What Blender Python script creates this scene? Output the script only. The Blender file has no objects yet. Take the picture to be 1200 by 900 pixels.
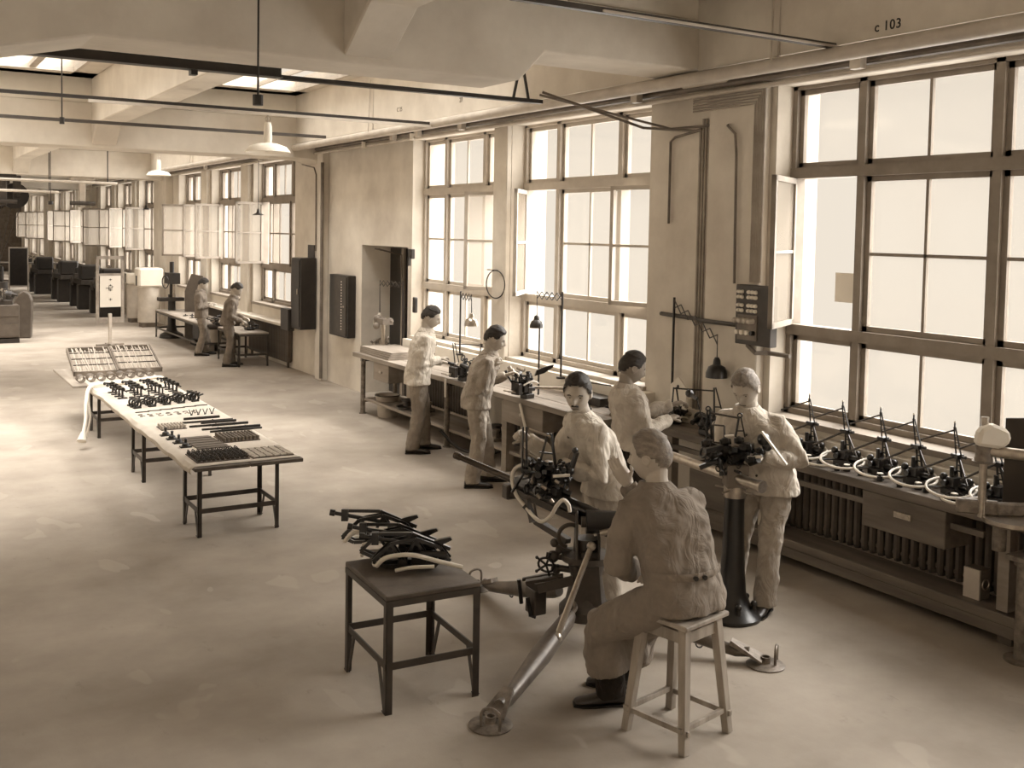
import bpy, bmesh, math, random
from mathutils import Vector, Matrix, noise
random.seed(7)
PI = math.pi
SC = bpy.context.scene
COL = SC.collection

# ------------------------------------------------------------------ camera
cd = bpy.data.cameras.new('camera')
cam = bpy.data.objects.new('camera', cd)
COL.objects.link(cam)
R_ = Vector((0.85421117, -0.519595, 0.01855587))
U_ = Vector((0.01119453, 0.05406146, 0.99847486))
F_ = Vector((0.5198057, 0.85270065, -0.05199653))
cam.matrix_world = Matrix(((R_.x, U_.x, -F_.x, 0), (R_.y, U_.y, -F_.y, 0), (R_.z, U_.z, -F_.z, 2.6), (0, 0, 0, 1)))
cd.sensor_width = 36
cd.lens = 1235.3 / 1200 * 36
cd.shift_x = -(610.75 - 600) / 1200
cd.shift_y = -(450 - 335.4) / 1200
cd.clip_start = 0.05
cd.clip_end = 300
SC.camera = cam

# ------------------------------------------------------------------ sky, daylight, exposure
w = bpy.data.worlds.new('sky')
SC.world = w
w.use_nodes = True
bg = w.node_tree.nodes['Background']
bg.inputs[0].default_value = (0.875, 0.785, 0.665, 1)
bg.inputs[1].default_value = 1.0

def sun(name, direction, strength, angle, color):
    l = bpy.data.lights.new(name, 'SUN')
    l.energy = strength
    l.angle = math.radians(angle)
    l.color = color
    o = bpy.data.objects.new(name, l)
    COL.objects.link(o)
    o.rotation_euler = Vector(direction).to_track_quat('-Z', 'Y').to_euler()
    o.location = (0, 0, 20)
sun('hazy_daylight_side', (-0.76, 0.12, -0.62), 13.0, 45, (1, .965, .915))
sun('hazy_daylight_low', (-1, 0.1, 0.0), 14.5, 150, (1, .965, .915))
sun('hazy_daylight_top', (0.10, 0.20, -1), 13.0, 62, (1, .965, .915))
SC.view_settings.view_transform = 'Standard'
SC.view_settings.look = 'None'
SC.view_settings.exposure = 0.0
SC.view_settings.gamma = 1.0
SC.view_settings.use_curve_mapping = False

# ------------------------------------------------------------------ materials
def S(v):
    q = math.sqrt(v)
    return (v, v * (.73 + .22 * q), v * (.52 + .32 * q), 1)
MATS = {}
def mat(name, v, rough=.7, metal=0, var=0, vscale=6, bump=0, bscale=40, spec=.4, stretch=(1, 1, 1), bdist=.01, coords='Object'):
    if name in MATS: return MATS[name]
    m = bpy.data.materials.new(name); m.use_nodes = True
    nt = m.node_tree; b = nt.nodes['Principled BSDF']
    b.inputs['Base Color'].default_value = S(v)
    b.inputs['Roughness'].default_value = rough
    b.inputs['Metallic'].default_value = metal
    b.inputs['Specular IOR Level'].default_value = spec
    m.diffuse_color = S(v)
    if var or bump:
        tc = nt.nodes.new('ShaderNodeTexCoord'); mp = nt.nodes.new('ShaderNodeMapping')
        mp.inputs['Scale'].default_value = stretch
        nt.links.new(tc.outputs[coords], mp.inputs[0])
    if var:
        n = nt.nodes.new('ShaderNodeTexNoise'); n.inputs['Scale'].default_value = vscale; n.inputs['Detail'].default_value = 6
        n.inputs['Roughness'].default_value = .6
        nt.links.new(mp.outputs[0], n.inputs[0])
        r = nt.nodes.new('ShaderNodeValToRGB')
        r.color_ramp.elements[0].position = .3; r.color_ramp.elements[1].position = .7
        r.color_ramp.elements[0].color = S(max(.002, v * (1 - var))); r.color_ramp.elements[1].color = S(min(.95, v * (1 + var)))
        nt.links.new(n.outputs[0], r.inputs[0]); nt.links.new(r.outputs[0], b.inputs['Base Color'])
    if bump:
        n2 = nt.nodes.new('ShaderNodeTexNoise'); n2.inputs['Scale'].default_value = bscale; n2.inputs['Detail'].default_value = 5
        nt.links.new(mp.outputs[0], n2.inputs[0])
        bp = nt.nodes.new('ShaderNodeBump'); bp.inputs['Strength'].default_value = bump; bp.inputs['Distance'].default_value = bdist
        nt.links.new(n2.outputs[0], bp.inputs['Height']); nt.links.new(bp.outputs[0], b.inputs['Normal'])
    MATS[name] = m
    return m

M_PLAST = mat('plaster', .64, .9, var=.16, vscale=1.3, bump=.25, bscale=14, spec=.1)
M_CEIL = mat('ceiling_paint', .66, .9, var=.12, vscale=1.5, bump=.3, bscale=9, spec=.1)
M_WHITE = mat('white_paint', .78, .6, var=.04, spec=.3)
M_FRAME = mat('window_frame_paint', .27, .6, var=.15, vscale=5, spec=.3)
M_FRAME2 = mat('brightened_frame_paint', .5, .6, var=.1, vscale=5)  # lighter copy of the frame paint, window glare put into its colour
M_STEEL = mat('dark_steel', .022, .45, var=.3, vscale=9, spec=.5)
M_STEELB = mat('brown_steel', .045, .5, var=.35, vscale=7, spec=.5)
M_BLACK = mat('black_enamel', .010, .28, var=.3, vscale=20, spec=.6)
M_OLIVE = mat('gun_paint', .06, .45, var=.25, vscale=14, bump=.1, spec=.5)
M_BRIGHT = mat('bright_steel', .42, .28, metal=.85, var=.2, vscale=20)
M_PIPE = mat('pipe_paint', .5, .5, var=.15, vscale=4)
M_CONDUIT = mat('conduit_paint', .34, .6, var=.2)
M_PIPEG = mat('grey_pipe', .17, .5, var=.3, vscale=5)
M_WOOD = mat('grey_wood', .27, .75, var=.35, vscale=5, bump=.3, bscale=30, stretch=(1, .12, 1))
M_WOODD = mat('dark_wood', .15, .6, var=.5, vscale=5, bump=.3, bscale=30, stretch=(1, .12, 1))
M_WOODV = mat('stool_wood', .30, .7, var=.4, vscale=9, bump=.35, bscale=40, stretch=(1, 1, .12))
M_IRONG = mat('radiator_iron', .10, .5, var=.2)
M_CLOTHW = mat('white_sheet', .52, .85, var=.08, vscale=5, bump=.4, bscale=12)
M_RUB = mat('cream_rubber', .72, .5)
M_PAPER = mat('paper', .68, .9)
M_BOARD = mat('brown_board', .10, .6, var=.3, vscale=8, bump=.1)
M_RUST = mat('worn_metal', .20, .5, metal=.3, var=.45, vscale=18, bump=.15, bscale=60)

def floor_mat():
    m = bpy.data.materials.new('concrete_floor'); m.use_nodes = True; nt = m.node_tree; b = nt.nodes['Principled BSDF']
    N = nt.nodes.new; L = nt.links.new
    tc = N('ShaderNodeTexCoord')
    n1 = N('ShaderNodeTexNoise'); n1.inputs['Scale'].default_value = .8; n1.inputs['Detail'].default_value = 8; n1.inputs['Roughness'].default_value = .6
    L(tc.outputs['Object'], n1.inputs[0])
    r1 = N('ShaderNodeValToRGB'); e = r1.color_ramp.elements
    e[0].position = .28; e[0].color = S(.24); e[1].position = .72; e[1].color = S(.44)
    L(n1.outputs[0], r1.inputs[0])
    # worn paler patches
    mp = N('ShaderNodeMapping'); mp.inputs['Scale'].default_value = (1, .5, 1); L(tc.outputs['Object'], mp.inputs[0])
    n2 = N('ShaderNodeTexNoise'); n2.inputs['Scale'].default_value = 2.6; n2.inputs['Detail'].default_value = 2; n2.inputs['Distortion'].default_value = .4
    L(mp.outputs[0], n2.inputs[0])
    r2 = N('ShaderNodeValToRGB'); r2.color_ramp.elements[0].position = .640; r2.color_ramp.elements[1].position = .655
    r2.color_ramp.elements[0].color = (0, 0, 0, 1); r2.color_ramp.elements[1].color = (1, 1, 1, 1)
    L(n2.outputs[0], r2.inputs[0])
    mx = N('ShaderNodeMix'); mx.data_type = 'RGBA'; mx.inputs['B'].default_value = S(.42)
    ml = N('ShaderNodeMath'); ml.operation = 'MULTIPLY'; ml.inputs[1].default_value = .45; L(r2.outputs[0], ml.inputs[0])
    L(ml.outputs[0], mx.inputs['Factor']); L(r1.outputs[0], mx.inputs['A'])
    # dark oily scuffs
    n3 = N('ShaderNodeTexNoise'); n3.inputs['Scale'].default_value = 6; n3.inputs['Detail'].default_value = 9; n3.inputs['Roughness'].default_value = .75; L(mp.outputs[0], n3.inputs[0])
    r3 = N('ShaderNodeValToRGB'); r3.color_ramp.elements[0].position = .60; r3.color_ramp.elements[1].position = .78
    r3.color_ramp.elements[0].color = (0, 0, 0, 1); r3.color_ramp.elements[1].color = (.45, .45, .45, 1)
    L(n3.outputs[0], r3.inputs[0])
    mx2 = N('ShaderNodeMix'); mx2.data_type = 'RGBA'; mx2.inputs['B'].default_value = S(.08)
    L(r3.outputs[0], mx2.inputs['Factor']); L(mx.outputs['Result'], mx2.inputs['A'])
    L(mx2.outputs['Result'], b.inputs['Base Color'])
    b.inputs['Roughness'].default_value = .62; b.inputs['Specular IOR Level'].default_value = .25
    bp = N('ShaderNodeBump'); bp.inputs['Strength'].default_value = .25; bp.inputs['Distance'].default_value = .01
    L(n3.outputs[0], bp.inputs['Height']); L(bp.outputs[0], b.inputs['Normal'])
    return m
M_FLOOR = floor_mat()

def glass_mat(name, trans, dif):
    m = bpy.data.materials.new(name); m.use_nodes = True; nt = m.node_tree
    for n in list(nt.nodes): nt.nodes.remove(n)
    N = nt.nodes.new; L = nt.links.new
    t = N('ShaderNodeBsdfTransparent'); t.inputs[0].default_value = (.97, .97, .97, 1)
    g = N('ShaderNodeBsdfGlossy'); g.inputs['Roughness'].default_value = .08; g.inputs[0].default_value = (.9, .85, .75, 1)
    d = N('ShaderNodeBsdfTranslucent'); d.inputs[0].default_value = S(.5)
    d2 = N('ShaderNodeBsdfDiffuse'); d2.inputs[0].default_value = S(.45)
    a0 = N('ShaderNodeMixShader'); a0.inputs[0].default_value = .5; L(d.outputs[0], a0.inputs[1]); L(d2.outputs[0], a0.inputs[2])
    a = N('ShaderNodeMixShader'); a.inputs[0].default_value = dif; L(t.outputs[0], a.inputs[1]); L(a0.outputs[0], a.inputs[2])
    b = N('ShaderNodeMixShader'); b.inputs[0].default_value = .04; L(a.outputs[0], b.inputs[1]); L(g.outputs[0], b.inputs[2])
    o = N('ShaderNodeOutputMaterial'); L(b.outputs[0], o.inputs[0])
    m.diffuse_color = (.9, .85, .75, 1)
    return m
M_GLASS = glass_mat('window_glass', .9, .04)
M_MILK = glass_mat('milky_glass', .5, .42)  # milky half-diffuse panes for the sashes swung wide open

# ------------------------------------------------------------------ mesh helpers
class MB:
    def __init__(s): s.v = []; s.f = []
    def add(s, vs, fs):
        o = len(s.v); s.v += [Vector(p) for p in vs]; s.f += [tuple(i + o for i in f) for f in fs]; return s
    def box(s, x0, x1, y0, y1, z0, z1):
        if x0 > x1: x0, x1 = x1, x0
        if y0 > y1: y0, y1 = y1, y0
        if z0 > z1: z0, z1 = z1, z0
        return s.add([(x0, y0, z0), (x1, y0, z0), (x1, y1, z0), (x0, y1, z0), (x0, y0, z1), (x1, y0, z1), (x1, y1, z1), (x0, y1, z1)],
                     [(0, 3, 2, 1), (4, 5, 6, 7), (0, 1, 5, 4), (1, 2, 6, 5), (2, 3, 7, 6), (3, 0, 4, 7)])
    def bar(s, a, b, wd, ht, up=(0, 0, 1), wd2=None, ht2=None):
        a = Vector(a); b = Vector(b); d = (b - a).normalized(); up = Vector(up)
        if abs(d.dot(up)) > .98: up = Vector((0, 1, 0)) if abs(d.y) < .9 else Vector((1, 0, 0))
        sx = d.cross(up).normalized(); sz = sx.cross(d).normalized()
        wd2 = wd if wd2 is None else wd2; ht2 = ht if ht2 is None else ht2
        vs = []
        for p, W, H in ((a, wd, ht), (b, wd2, ht2)):
            for i, j in ((-1, -1), (1, -1), (1, 1), (-1, 1)): vs.append(p + sx * (W / 2 * i) + sz * (H / 2 * j))
        return s.add(vs, [(0, 3, 2, 1), (4, 5, 6, 7), (0, 1, 5, 4), (1, 2, 6, 5), (2, 3, 7, 6), (3, 0, 4, 7)][::1])
    def tube(s, pts, r, n=8, rs=None, closed=False, caps=True, sy=1.0, up=None):
        pts = [Vector(p) for p in pts]; m = len(pts); rings = []
        rs = rs or [r] * m
        ref = Vector(up) if up else None
        prev = None
        for i, p in enumerate(pts):
            if closed: t = (pts[(i + 1) % m] - pts[i - 1])
            else: t = pts[min(i + 1, m - 1)] - pts[max(i - 1, 0)]
            if t.length < 1e-9: t = Vector((0, 0, 1))
            t.normalize()
            if ref is not None: a = ref - t * t.dot(ref)
            elif prev is None: a = Vector((0, 0, 1)) if abs(t.z) < .9 else Vector((1, 0, 0)); a = a - t * t.dot(a)
            else: a = prev - t * t.dot(prev)
            if a.length < 1e-6: a = Vector((1, 0, 0)) - t * t.x
            a.normalize(); prev = a; bb = t.cross(a)
            rings.append([p + (a * math.cos(2 * PI * k / n) + bb * math.sin(2 * PI * k / n) * sy) * rs[i] for k in range(n)])
        vs = [v for R in rings for v in R]; fs = []
        for i in range(m if closed else m - 1):
            j = (i + 1) % m
            for k in range(n):
                k2 = (k + 1) % n; fs.append((i * n + k, i * n + k2, j * n + k2, j * n + k))
        if caps and not closed:
            fs.append(tuple(range(n - 1, -1, -1))); fs.append(tuple((m - 1) * n + k for k in range(n)))
        return s.add(vs, fs)
    def cyl(s, a, b, r, r2=None, n=16):
        return s.tube([a, b], r, n, rs=[r, r if r2 is None else r2])
    def lathe(s, prof, n=20, org=(0, 0, 0), axis=(0, 0, 1)):
        q = Vector((0, 0, 1)).rotation_difference(Vector(axis).normalized()); org = Vector(org)
        vs = []; fs = []; m = len(prof)
        for r, z in prof:
            for k in range(n): vs.append(org + q @ Vector((max(r, 1e-4) * math.cos(2 * PI * k / n), max(r, 1e-4) * math.sin(2 * PI * k / n), z)))
        for i in range(m - 1):
            for k in range(n): k2 = (k + 1) % n; fs.append((i * n + k, i * n + k2, (i + 1) * n + k2, (i + 1) * n + k))
        fs.append(tuple(range(n - 1, -1, -1))); fs.append(tuple((m - 1) * n + k for k in range(n)))
        return s.add(vs, fs)
    def ball(s, c, r, n=12, sc=(1, 1, 1), rot=None):
        c = Vector(c); vs = []; fs = []; m = max(4, n // 2)
        for i in range(1, m):
            th = PI * i / m
            for k in range(n):
                v = Vector((math.sin(th) * math.cos(2 * PI * k / n) * sc[0], math.sin(th) * math.sin(2 * PI * k / n) * sc[1], math.cos(th) * sc[2])) * r
                if rot is not None: v = rot @ v
                vs.append(c + v)
        t = Vector((0, 0, r * sc[2])); bt = Vector((0, 0, -r * sc[2]))
        if rot is not None: t = rot @ t; bt = rot @ bt
        vs += [c + t, c + bt]; T = len(vs) - 2; B = T + 1
        for i in range(m - 2):
            for k in range(n): k2 = (k + 1) % n; fs.append((i * n + k, (i + 1) * n + k, (i + 1) * n + k2, i * n + k2))
        for k in range(n): k2 = (k + 1) % n; fs.append((T, k, k2)); fs.append((B, (m - 2) * n + k2, (m - 2) * n + k))
        return s.add(vs, fs)
    def ring(s, c, R, r, axis=(0, 0, 1), n=28, m=8, a0=0, a1=2 * PI, sx=1.0):
        q = Vector((0, 0, 1)).rotation_difference(Vector(axis).normalized()); c = Vector(c)
        full = abs(a1 - a0 - 2 * PI) < 1e-4
        k = n if full else n + 1
        return s.tube([c + q @ Vector((R * sx * math.cos(a0 + (a1 - a0) * i / n), R * math.sin(a0 + (a1 - a0) * i / n), 0)) for i in range(k)], r, m, closed=full)
    def prism(s, poly, d, off=0, frame=None):
        # polygon in a plane given by frame (origin, u, v), thick d along u x v
        O, u, v = frame or (Vector((0, 0, 0)), Vector((1, 0, 0)), Vector((0, 1, 0)))
        O = Vector(O); u = Vector(u); v = Vector(v); nn = u.cross(v).normalized(); k = len(poly)
        vs = [O + u * p[0] + v * p[1] + nn * off for p in poly] + [O + u * p[0] + v * p[1] + nn * (off + d) for p in poly]
        return s.add(vs, [tuple(range(k - 1, -1, -1)), tuple(range(k, 2 * k))] + [(i, (i + 1) % k, k + (i + 1) % k, k + i) for i in range(k)])
    def loft(s, rings, cap=True):
        n = len(rings[0]); vs = [p for r in rings for p in r]; fs = []
        for i in range(len(rings) - 1):
            for k in range(n): k2 = (k + 1) % n; fs.append((i * n + k, i * n + k2, (i + 1) * n + k2, (i + 1) * n + k))
        if cap: fs.append(tuple(range(n - 1, -1, -1))); fs.append(tuple((len(rings) - 1) * n + k for k in range(n)))
        return s.add(vs, fs)
    def xf(s, M):
        s.v = [M @ p for p in s.v]; return s
    def merge(s, o): return s.add(o.v, o.f)
    def build(s, name, m=None, parent=None, smooth=False, world=False, bevel=0, kind=None, recalc=True):
        me = bpy.data.meshes.new(name)
        vs = s.v
        if world and parent is not None:
            rt = parent
            while rt.parent is not None: rt = rt.parent
            I = (Matrix.Translation(rt.location) @ rt.rotation_euler.to_matrix().to_4x4()).inverted()
            vs = [I @ p for p in vs]
        me.from_pydata([tuple(p) for p in vs], [], s.f)
        if recalc:
            bm = bmesh.new(); bm.from_mesh(me); bmesh.ops.recalc_face_normals(bm, faces=bm.faces); bm.to_mesh(me); bm.free()
        me.update()
        if m: me.materials.append(m)
        if smooth:
            me.polygons.foreach_set('use_smooth', [True] * len(me.polygons)); 
            try: me.set_sharp_from_angle(angle=math.radians(40))
            except Exception: pass
        o = bpy.data.objects.new(name, me); COL.objects.link(o)
        if parent is not None: o.parent = parent
        if bevel:
            b = o.modifiers.new('bevel', 'BEVEL'); b.width = bevel; b.segments = 1; b.limit_method = 'ANGLE'
        if kind: o['kind'] = kind
        return o
def tag(o, label, cat, group=None):
    o['label'] = label; o['category'] = cat
    if group: o['group'] = group
    return o
def thing(name, label, cat, loc=(0, 0, 0), rz=0, group=None):
    o = bpy.data.objects.new(name, None); COL.objects.link(o); o.location = loc; o.rotation_euler = (0, 0, rz)
    o.empty_display_size = .1
    return tag(o, label, cat, group)
def dup(root, loc=None, rz=None, label=None, group=None, scale=None):
    r = root.copy(); COL.objects.link(r)
    if loc is not None: r.location = loc
    if rz is not None: r.rotation_euler = (0, 0, rz)
    if scale: r.scale = (scale,) * 3
    if label: r['label'] = label
    if group: r['group'] = group
    def rec(a, b):
        for ch in list(a.children):
            c = ch.copy(); COL.objects.link(c); c.parent = b; rec(ch, c)
    rec(root, r)
    return r
def V(*a): return Vector(a)
def hook(pts, k=6):
    # smooth curve through points (catmull rom)
    P = [Vector(p) for p in pts]; out = []
    for i in range(len(P) - 1):
        p0 = P[max(i - 1, 0)]; p1 = P[i]; p2 = P[i + 1]; p3 = P[min(i + 2, len(P) - 1)]
        for j in range(k):
            t = j / k
            out.append(.5 * ((2 * p1) + (p2 - p0) * t + (2 * p0 - 5 * p1 + 4 * p2 - p3) * t * t + (3 * p1 - p0 - 3 * p2 + p3) * t ** 3))
    out.append(P[-1]); return out

# ------------------------------------------------------------------ the room
XW, XG = 6.5, 6.75
YB, YF, XL = -5.0, 62.0, -12.0
ZC = 4.8
MB().box(XL - .3, 7.4, YB - .3, YF + .3, -.3, 0).build('floor', M_FLOOR, kind='structure')
# windows: (y0, y1) openings, z 1.08 - 3.86
WIN = [(0.55, 3.25), (3.85, 6.55), (8.26, 10.93), (11.25, 13.68)]
for b in range(4):
    o = 11.05 * b
    WIN += [(18.65 + o, 21.15 + o), (21.8 + o, 24.3 + o), (24.9 + o, 27.4 + o)]
WIN = [x for x in WIN if x[1] < YF - 1]
Z0, Z1 = 1.08, 3.87
wl = MB()
ys = YB
for a, b in WIN:
    if abs(a - 18.65) < .01:   # solid stretch with the door recess y 13.8-15.5
        wl.box(XW, 7.15, ys, 13.8, 0, 4.6); wl.box(XW, 7.15, 15.5, a, 0, 4.6); wl.box(XW, 7.15, 13.8, 15.5, 2.34, 4.6)
        wl.box(7.05, 7.15, 13.8, 15.5, 0, 2.34)
    else: wl.box(XW, 7.0, ys, a, 0, 4.6)
    wl.box(XW, 7.0, a, b, 0, Z0); wl.box(XW, 7.0, a, b, Z1, 4.6)
    ys = b
wl.box(XW, 7.0, ys, YF, 0, 4.6)
wl.box(6.3, 7.0, YB, YF, 4.6, 4.7)
wl.build('wall_right', M_PLAST, kind='structure')
p = MB()
p.box(6.40, XW, 6.62, 7.30, 0, 3.9)
p.box(6.43, XW, 10.93, 11.25, 0, 3.95)
p.box(6.38, XW, 16.95, 17.25, 0, 3.9)
for b in range(4):
    o = 11.05 * b
    for q in (21.15, 24.3): p.box(6.40, XW, q + o + .08, q + .58 + o, 0.0, 3.9)
    if b: p.box(6.3, XW, 17.0 + o, 18.3 + o, 0, 4.6)
p.build('trim_1', M_PLAST, kind='structure', bevel=.01)['label'] = 'plastered pilasters along the window wall'
# far, left and near walls (the left one has its own windows)
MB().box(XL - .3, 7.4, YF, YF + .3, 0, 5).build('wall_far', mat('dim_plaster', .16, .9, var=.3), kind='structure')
MB().box(XL - .3, 7.4, YB - .3, YB, 0, 5).build('wall_near', M_PLAST, kind='structure')
ll = MB().box(XL - .3, XL, YB, YF, 0, 1.0).box(XL - .3, XL, YB, YF, 3.9, 5)
yy = YB
while yy < YF: ll.box(XL - .3, XL, yy, yy + .8, 1.0, 3.9); yy += 3.5
ll.build('wall_left', M_PLAST, kind='structure')

# ceiling slab with skylight openings
BEAMS = [(-4.2, -3.1), (7.0, 7.6), (17.2, 17.95), (28.3, 29.05), (39.3, 40.05), (50.3, 51.05)]
SKX = [(-9.5, -6.5), (-3.4, 2.5), (4.55, 5.85)]
sl = MB()
bays = [(-3.1, 7.0), (7.6, 17.2), (17.95, 28.3), (29.05, 39.3), (40.05, 50.3), (51.05, YF)]
sky_rects = []
for i, (a, b) in enumerate(bays):
    op = [(x0, x1, a + 2.2, b - .25) for x0, x1 in SKX]
    if i >= 3: op = [(-9.5, -6.5, a + 2.2, b - .25)]
    if i == 0: op = [(-9.5, -6.5, -1.5, 1.6), (-4.0, 0.6, -1.5, 1.6)]  # unseen near bay; second opening added overhead to brighten floor and ceiling
    y0 = op[0][2]; y1 = op[0][3]
    sl.box(XL, 7.2, a - 1.3, y0, ZC, ZC + .15); sl.box(XL, 7.2, y1, b + .1, ZC, ZC + .15)
    x = XL
    for x0, x1, _, _ in op: sl.box(x, x0, y0, y1, ZC, ZC + .15); x = x1
    sl.box(x, 7.2, y0, y1, ZC, ZC + .15)
    if i == 0: y0, y1 = -1.5, 1.6
    sky_rects += [(x0, x1, max(y0, q0), min(y1, q1)) for x0, x1, q0, q1 in op]
sl.build('ceiling', M_CEIL, kind='structure')
# skylights : frame + panes
for x0, x1, y0, y1 in sky_rects:
    fr = MB()
    t = .05
    fr.box(x0, x1, y0, y0 + t, ZC + .0, ZC + .2); fr.box(x0, x1, y1 - t, y1, ZC, ZC + .2)
    fr.box(x0, x0 + t, y0, y1, ZC, ZC + .2); fr.box(x1 - t, x1, y0, y1, ZC, ZC + .2)
    nx = max(2, round((x1 - x0) / .62))
    for i in range(1, nx):
        x = x0 + (x1 - x0) * i / nx
        big = (nx > 4 and i % 3 == 0)
        fr.box(x - (.05 if big else .012), x + (.05 if big else .012), y0, y1, ZC + .03, ZC + .10)
    ny = max(2, round((y1 - y0) / 1.2))
    for i in range(1, ny):
        y = y0 + (y1 - y0) * i / ny; fr.box(x0, x1, y - .012, y + .012, ZC + .04, ZC + .09)
    root = fr.build('skylight', M_FRAME2, kind='structure')  # skylight frames use the brightened copy, as little light reaches them
    for i in range(nx):
        for j in range(ny):
            xa = x0 + (x1 - x0) * i / nx; xb = x0 + (x1 - x0) * (i + 1) / nx; ya = y0 + (y1 - y0) * j / ny; yb = y0 + (y1 - y0) * (j + 1) / ny
            MB().box(xa + .01, xb - .01, ya + .01, yb - .01, ZC + .05, ZC + .055).build('pane', M_GLASS, root)

# concrete beams
def beam(pts, y0, y1, name='ceiling_beam'):
    return MB().prism(pts, y1 - y0, 0, (V(0, y1, 0), V(1, 0, 0), V(0, 0, 1))).build(name, M_CEIL, kind='structure', bevel=.012)
for i, (a, b) in enumerate(BEAMS):
    zb = 3.76
    beam([(XL, 3.5), (-1.5, 3.5), (0.55, 3.62), (1.15, zb), (2.2, zb), *([(4.22, zb), (4.45, 4.0), (6.2, 4.0), (6.5, 3.85)] if i == 1 else [(6.2, zb), (6.5, 3.7)]), (6.5, 4.43), (XL, 4.43)], a, b)
    MB().box(XL, 6.5, a + .02, b - .02, 4.43, 4.8).build('skylight_curb', M_WHITE, kind='structure')
for x0, x1 in ((2.78, 3.14),):
    g = MB()
    for (a, b) in bays:
        pr = [(a, 3.8), (a + .45, 4.1), (b - .45, 4.1), (b, 3.8), (b, 4.8), (a, 4.8)]
        g.prism(pr, x1 - x0, 0, (V(x0, 0, 0), V(0, 1, 0), V(0, 0, 1)))
    g.build('ceiling_beam', M_CEIL, kind='structure', bevel=.012)
MB().box(6.0, 6.22, YB, YF, 4.0, 4.8).build('ceiling_beam', M_CEIL, kind='structure')

# windows of the right wall
def window(idx, y0, y1, detail, style):
    mats = M_FRAME if detail and idx < 3 else M_FRAME2 if detail else M_FRAME  # the two middle windows take the frame copy brightened for glare
    W = y1 - y0; s = W / 2.7
    e1 = y0 + .75 * s; e2 = y1 - .75 * s          # light boundaries
    fr = MB(); x0, x1 = 6.68, 6.80
    T = .05
    fr.box(x0, x1, y0, y0 + T, Z0, Z1); fr.box(x0, x1, y1 - T, y1, Z0, Z1)
    fr.box(x0, x1, y0, y1, Z0, Z0 + T); fr.box(x0, x1, y0, y1, Z1 - T + .02, Z1)
    fr.box(x0 - .01, x1, y0, y1, 3.09, 3.18); fr.box(x0 - .01, x1, y0, y1, 1.76, 1.85)
    for e in (e1, e2): fr.box(x0, x1, e - .035, e + .035, Z0, Z1)
    fr.box(6.46, 6.7, y0 - .02, y1 + .02, Z0 - .045, Z0 + .003)
    root = fr.build('window_%d' % idx, mats, kind='structure')
    rows = [(1.13, 1.76), (1.85, 3.09), (3.18, 3.84)]
    cols = [(y0 + T, e1 - .035), (e1 + .035, e2 - .035), (e2 + .035, y1 - T)]
    for ri, (za, zb) in enumerate(rows):
        for ci, (ya, yb) in enumerate(cols):
            ang = style.get((ri, ci), None)
            sw = .045
            sh = MB(); wd = yb - ya; ht = zb - za
            # local frame: hinge at y=0 if ang has hinge 'a' else at y=wd
            sh.box(-.02, .02, 0, wd, 0, sw); sh.box(-.02, .02, 0, wd, ht - sw, ht); sh.box(-.02, .02, 0, sw, 0, ht); sh.box(-.02, .02, wd - sw, wd, 0, ht)
            if ci == 1: sh.box(-.014, .014, wd / 2 - .013, wd / 2 + .013, 0, ht)
            if ri == 1: sh.box(-.014, .014, 0, wd, ht / 2 - .013, ht / 2 + .013)
            pn = [(sw, wd / 2 - .013), (wd / 2 + .013, wd - sw)] if ci == 1 else [(sw, wd - sw)]
            pz = [(sw, ht / 2 - .013), (ht / 2 + .013, ht - sw)] if ri == 1 else [(sw, ht - sw)]
            if ang is None: M = Matrix.Translation((6.74, ya, za)); gm = M_GLASS
            else:
                side, deg = ang; gm = M_MILK if abs(deg) > 20 else M_GLASS
                if side == 'a': M = Matrix.Translation((6.68, ya, za)) @ Matrix.Rotation(math.radians(deg), 4, 'Z')
                else: M = Matrix.Translation((6.68, yb, za)) @ Matrix.Rotation(-math.radians(deg), 4, 'Z') @ Matrix.Translation((0, -wd, 0))
            so = sh.xf(M).build('sash', mats, root)
            for pa, pb in pn:
                for qa, qb in pz:
                    MB().box(-.002, .002, pa, pb, qa, qb).xf(M).build('pane', gm, so)
    return root
for i, (a, b) in enumerate(WIN):
    st = {}
    if i == 1: st = {(1, 2): ('b', 60)}
    if i == 2: st = {(1, 0): ('a', 12), (1, 2): ('b', 42)}
    if i == 3: st = {(1, 0): ('a', 37)}
    if i in (4, 5, 6): st = {(1, 2): ('b', 80), (1, 1): ('a', [4, 6, 55][i - 4]), (1, 0): ('b', [6, 0, 70][i - 4])}
    if i > 6: st = {(1, 2): ('b', random.choice([60, 80])), (1, 1): ('a', random.choice([10, 50, 70])), (1, 0): ('a', random.choice([5, 20]))}
    st = {k: v for k, v in st.items() if v}
    window(i + 1, a, b, i < 4, st)


# ------------------------------------------------------------------ overhead services
PA = MB().tube([(5.97, YB + .2, 3.93), (5.97, 40, 3.93)], .058, 10)
pa = PA.build('heating_pipe', M_PIPE, smooth=True)
tag(pa, 'long pale pipe running lengthways under the ceiling along the window side', 'pipe')
for y in (6.05, 13.95, 24.0, 34.0):
    MB().cyl((5.97 + .02, y, 3.96), (6.01, y, 4.5 if y < 7 else 4.7), .009, n=6).cyl((5.93, y + .02, 3.96), (5.97, y + .04, 4.7), .009, n=6).ring((5.97, y, 3.94), .05, .008, (0, 1, 0), 14, 6).build('hanger', M_PIPE, pa)
def xrail(name, x0, x1, y, z, wd, ht, m, label):
    o = MB().box(x0, x1, y - wd / 2, y + wd / 2, z - ht / 2, z + ht / 2).build(name, m)
    return tag(o, label, 'rail')
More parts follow.
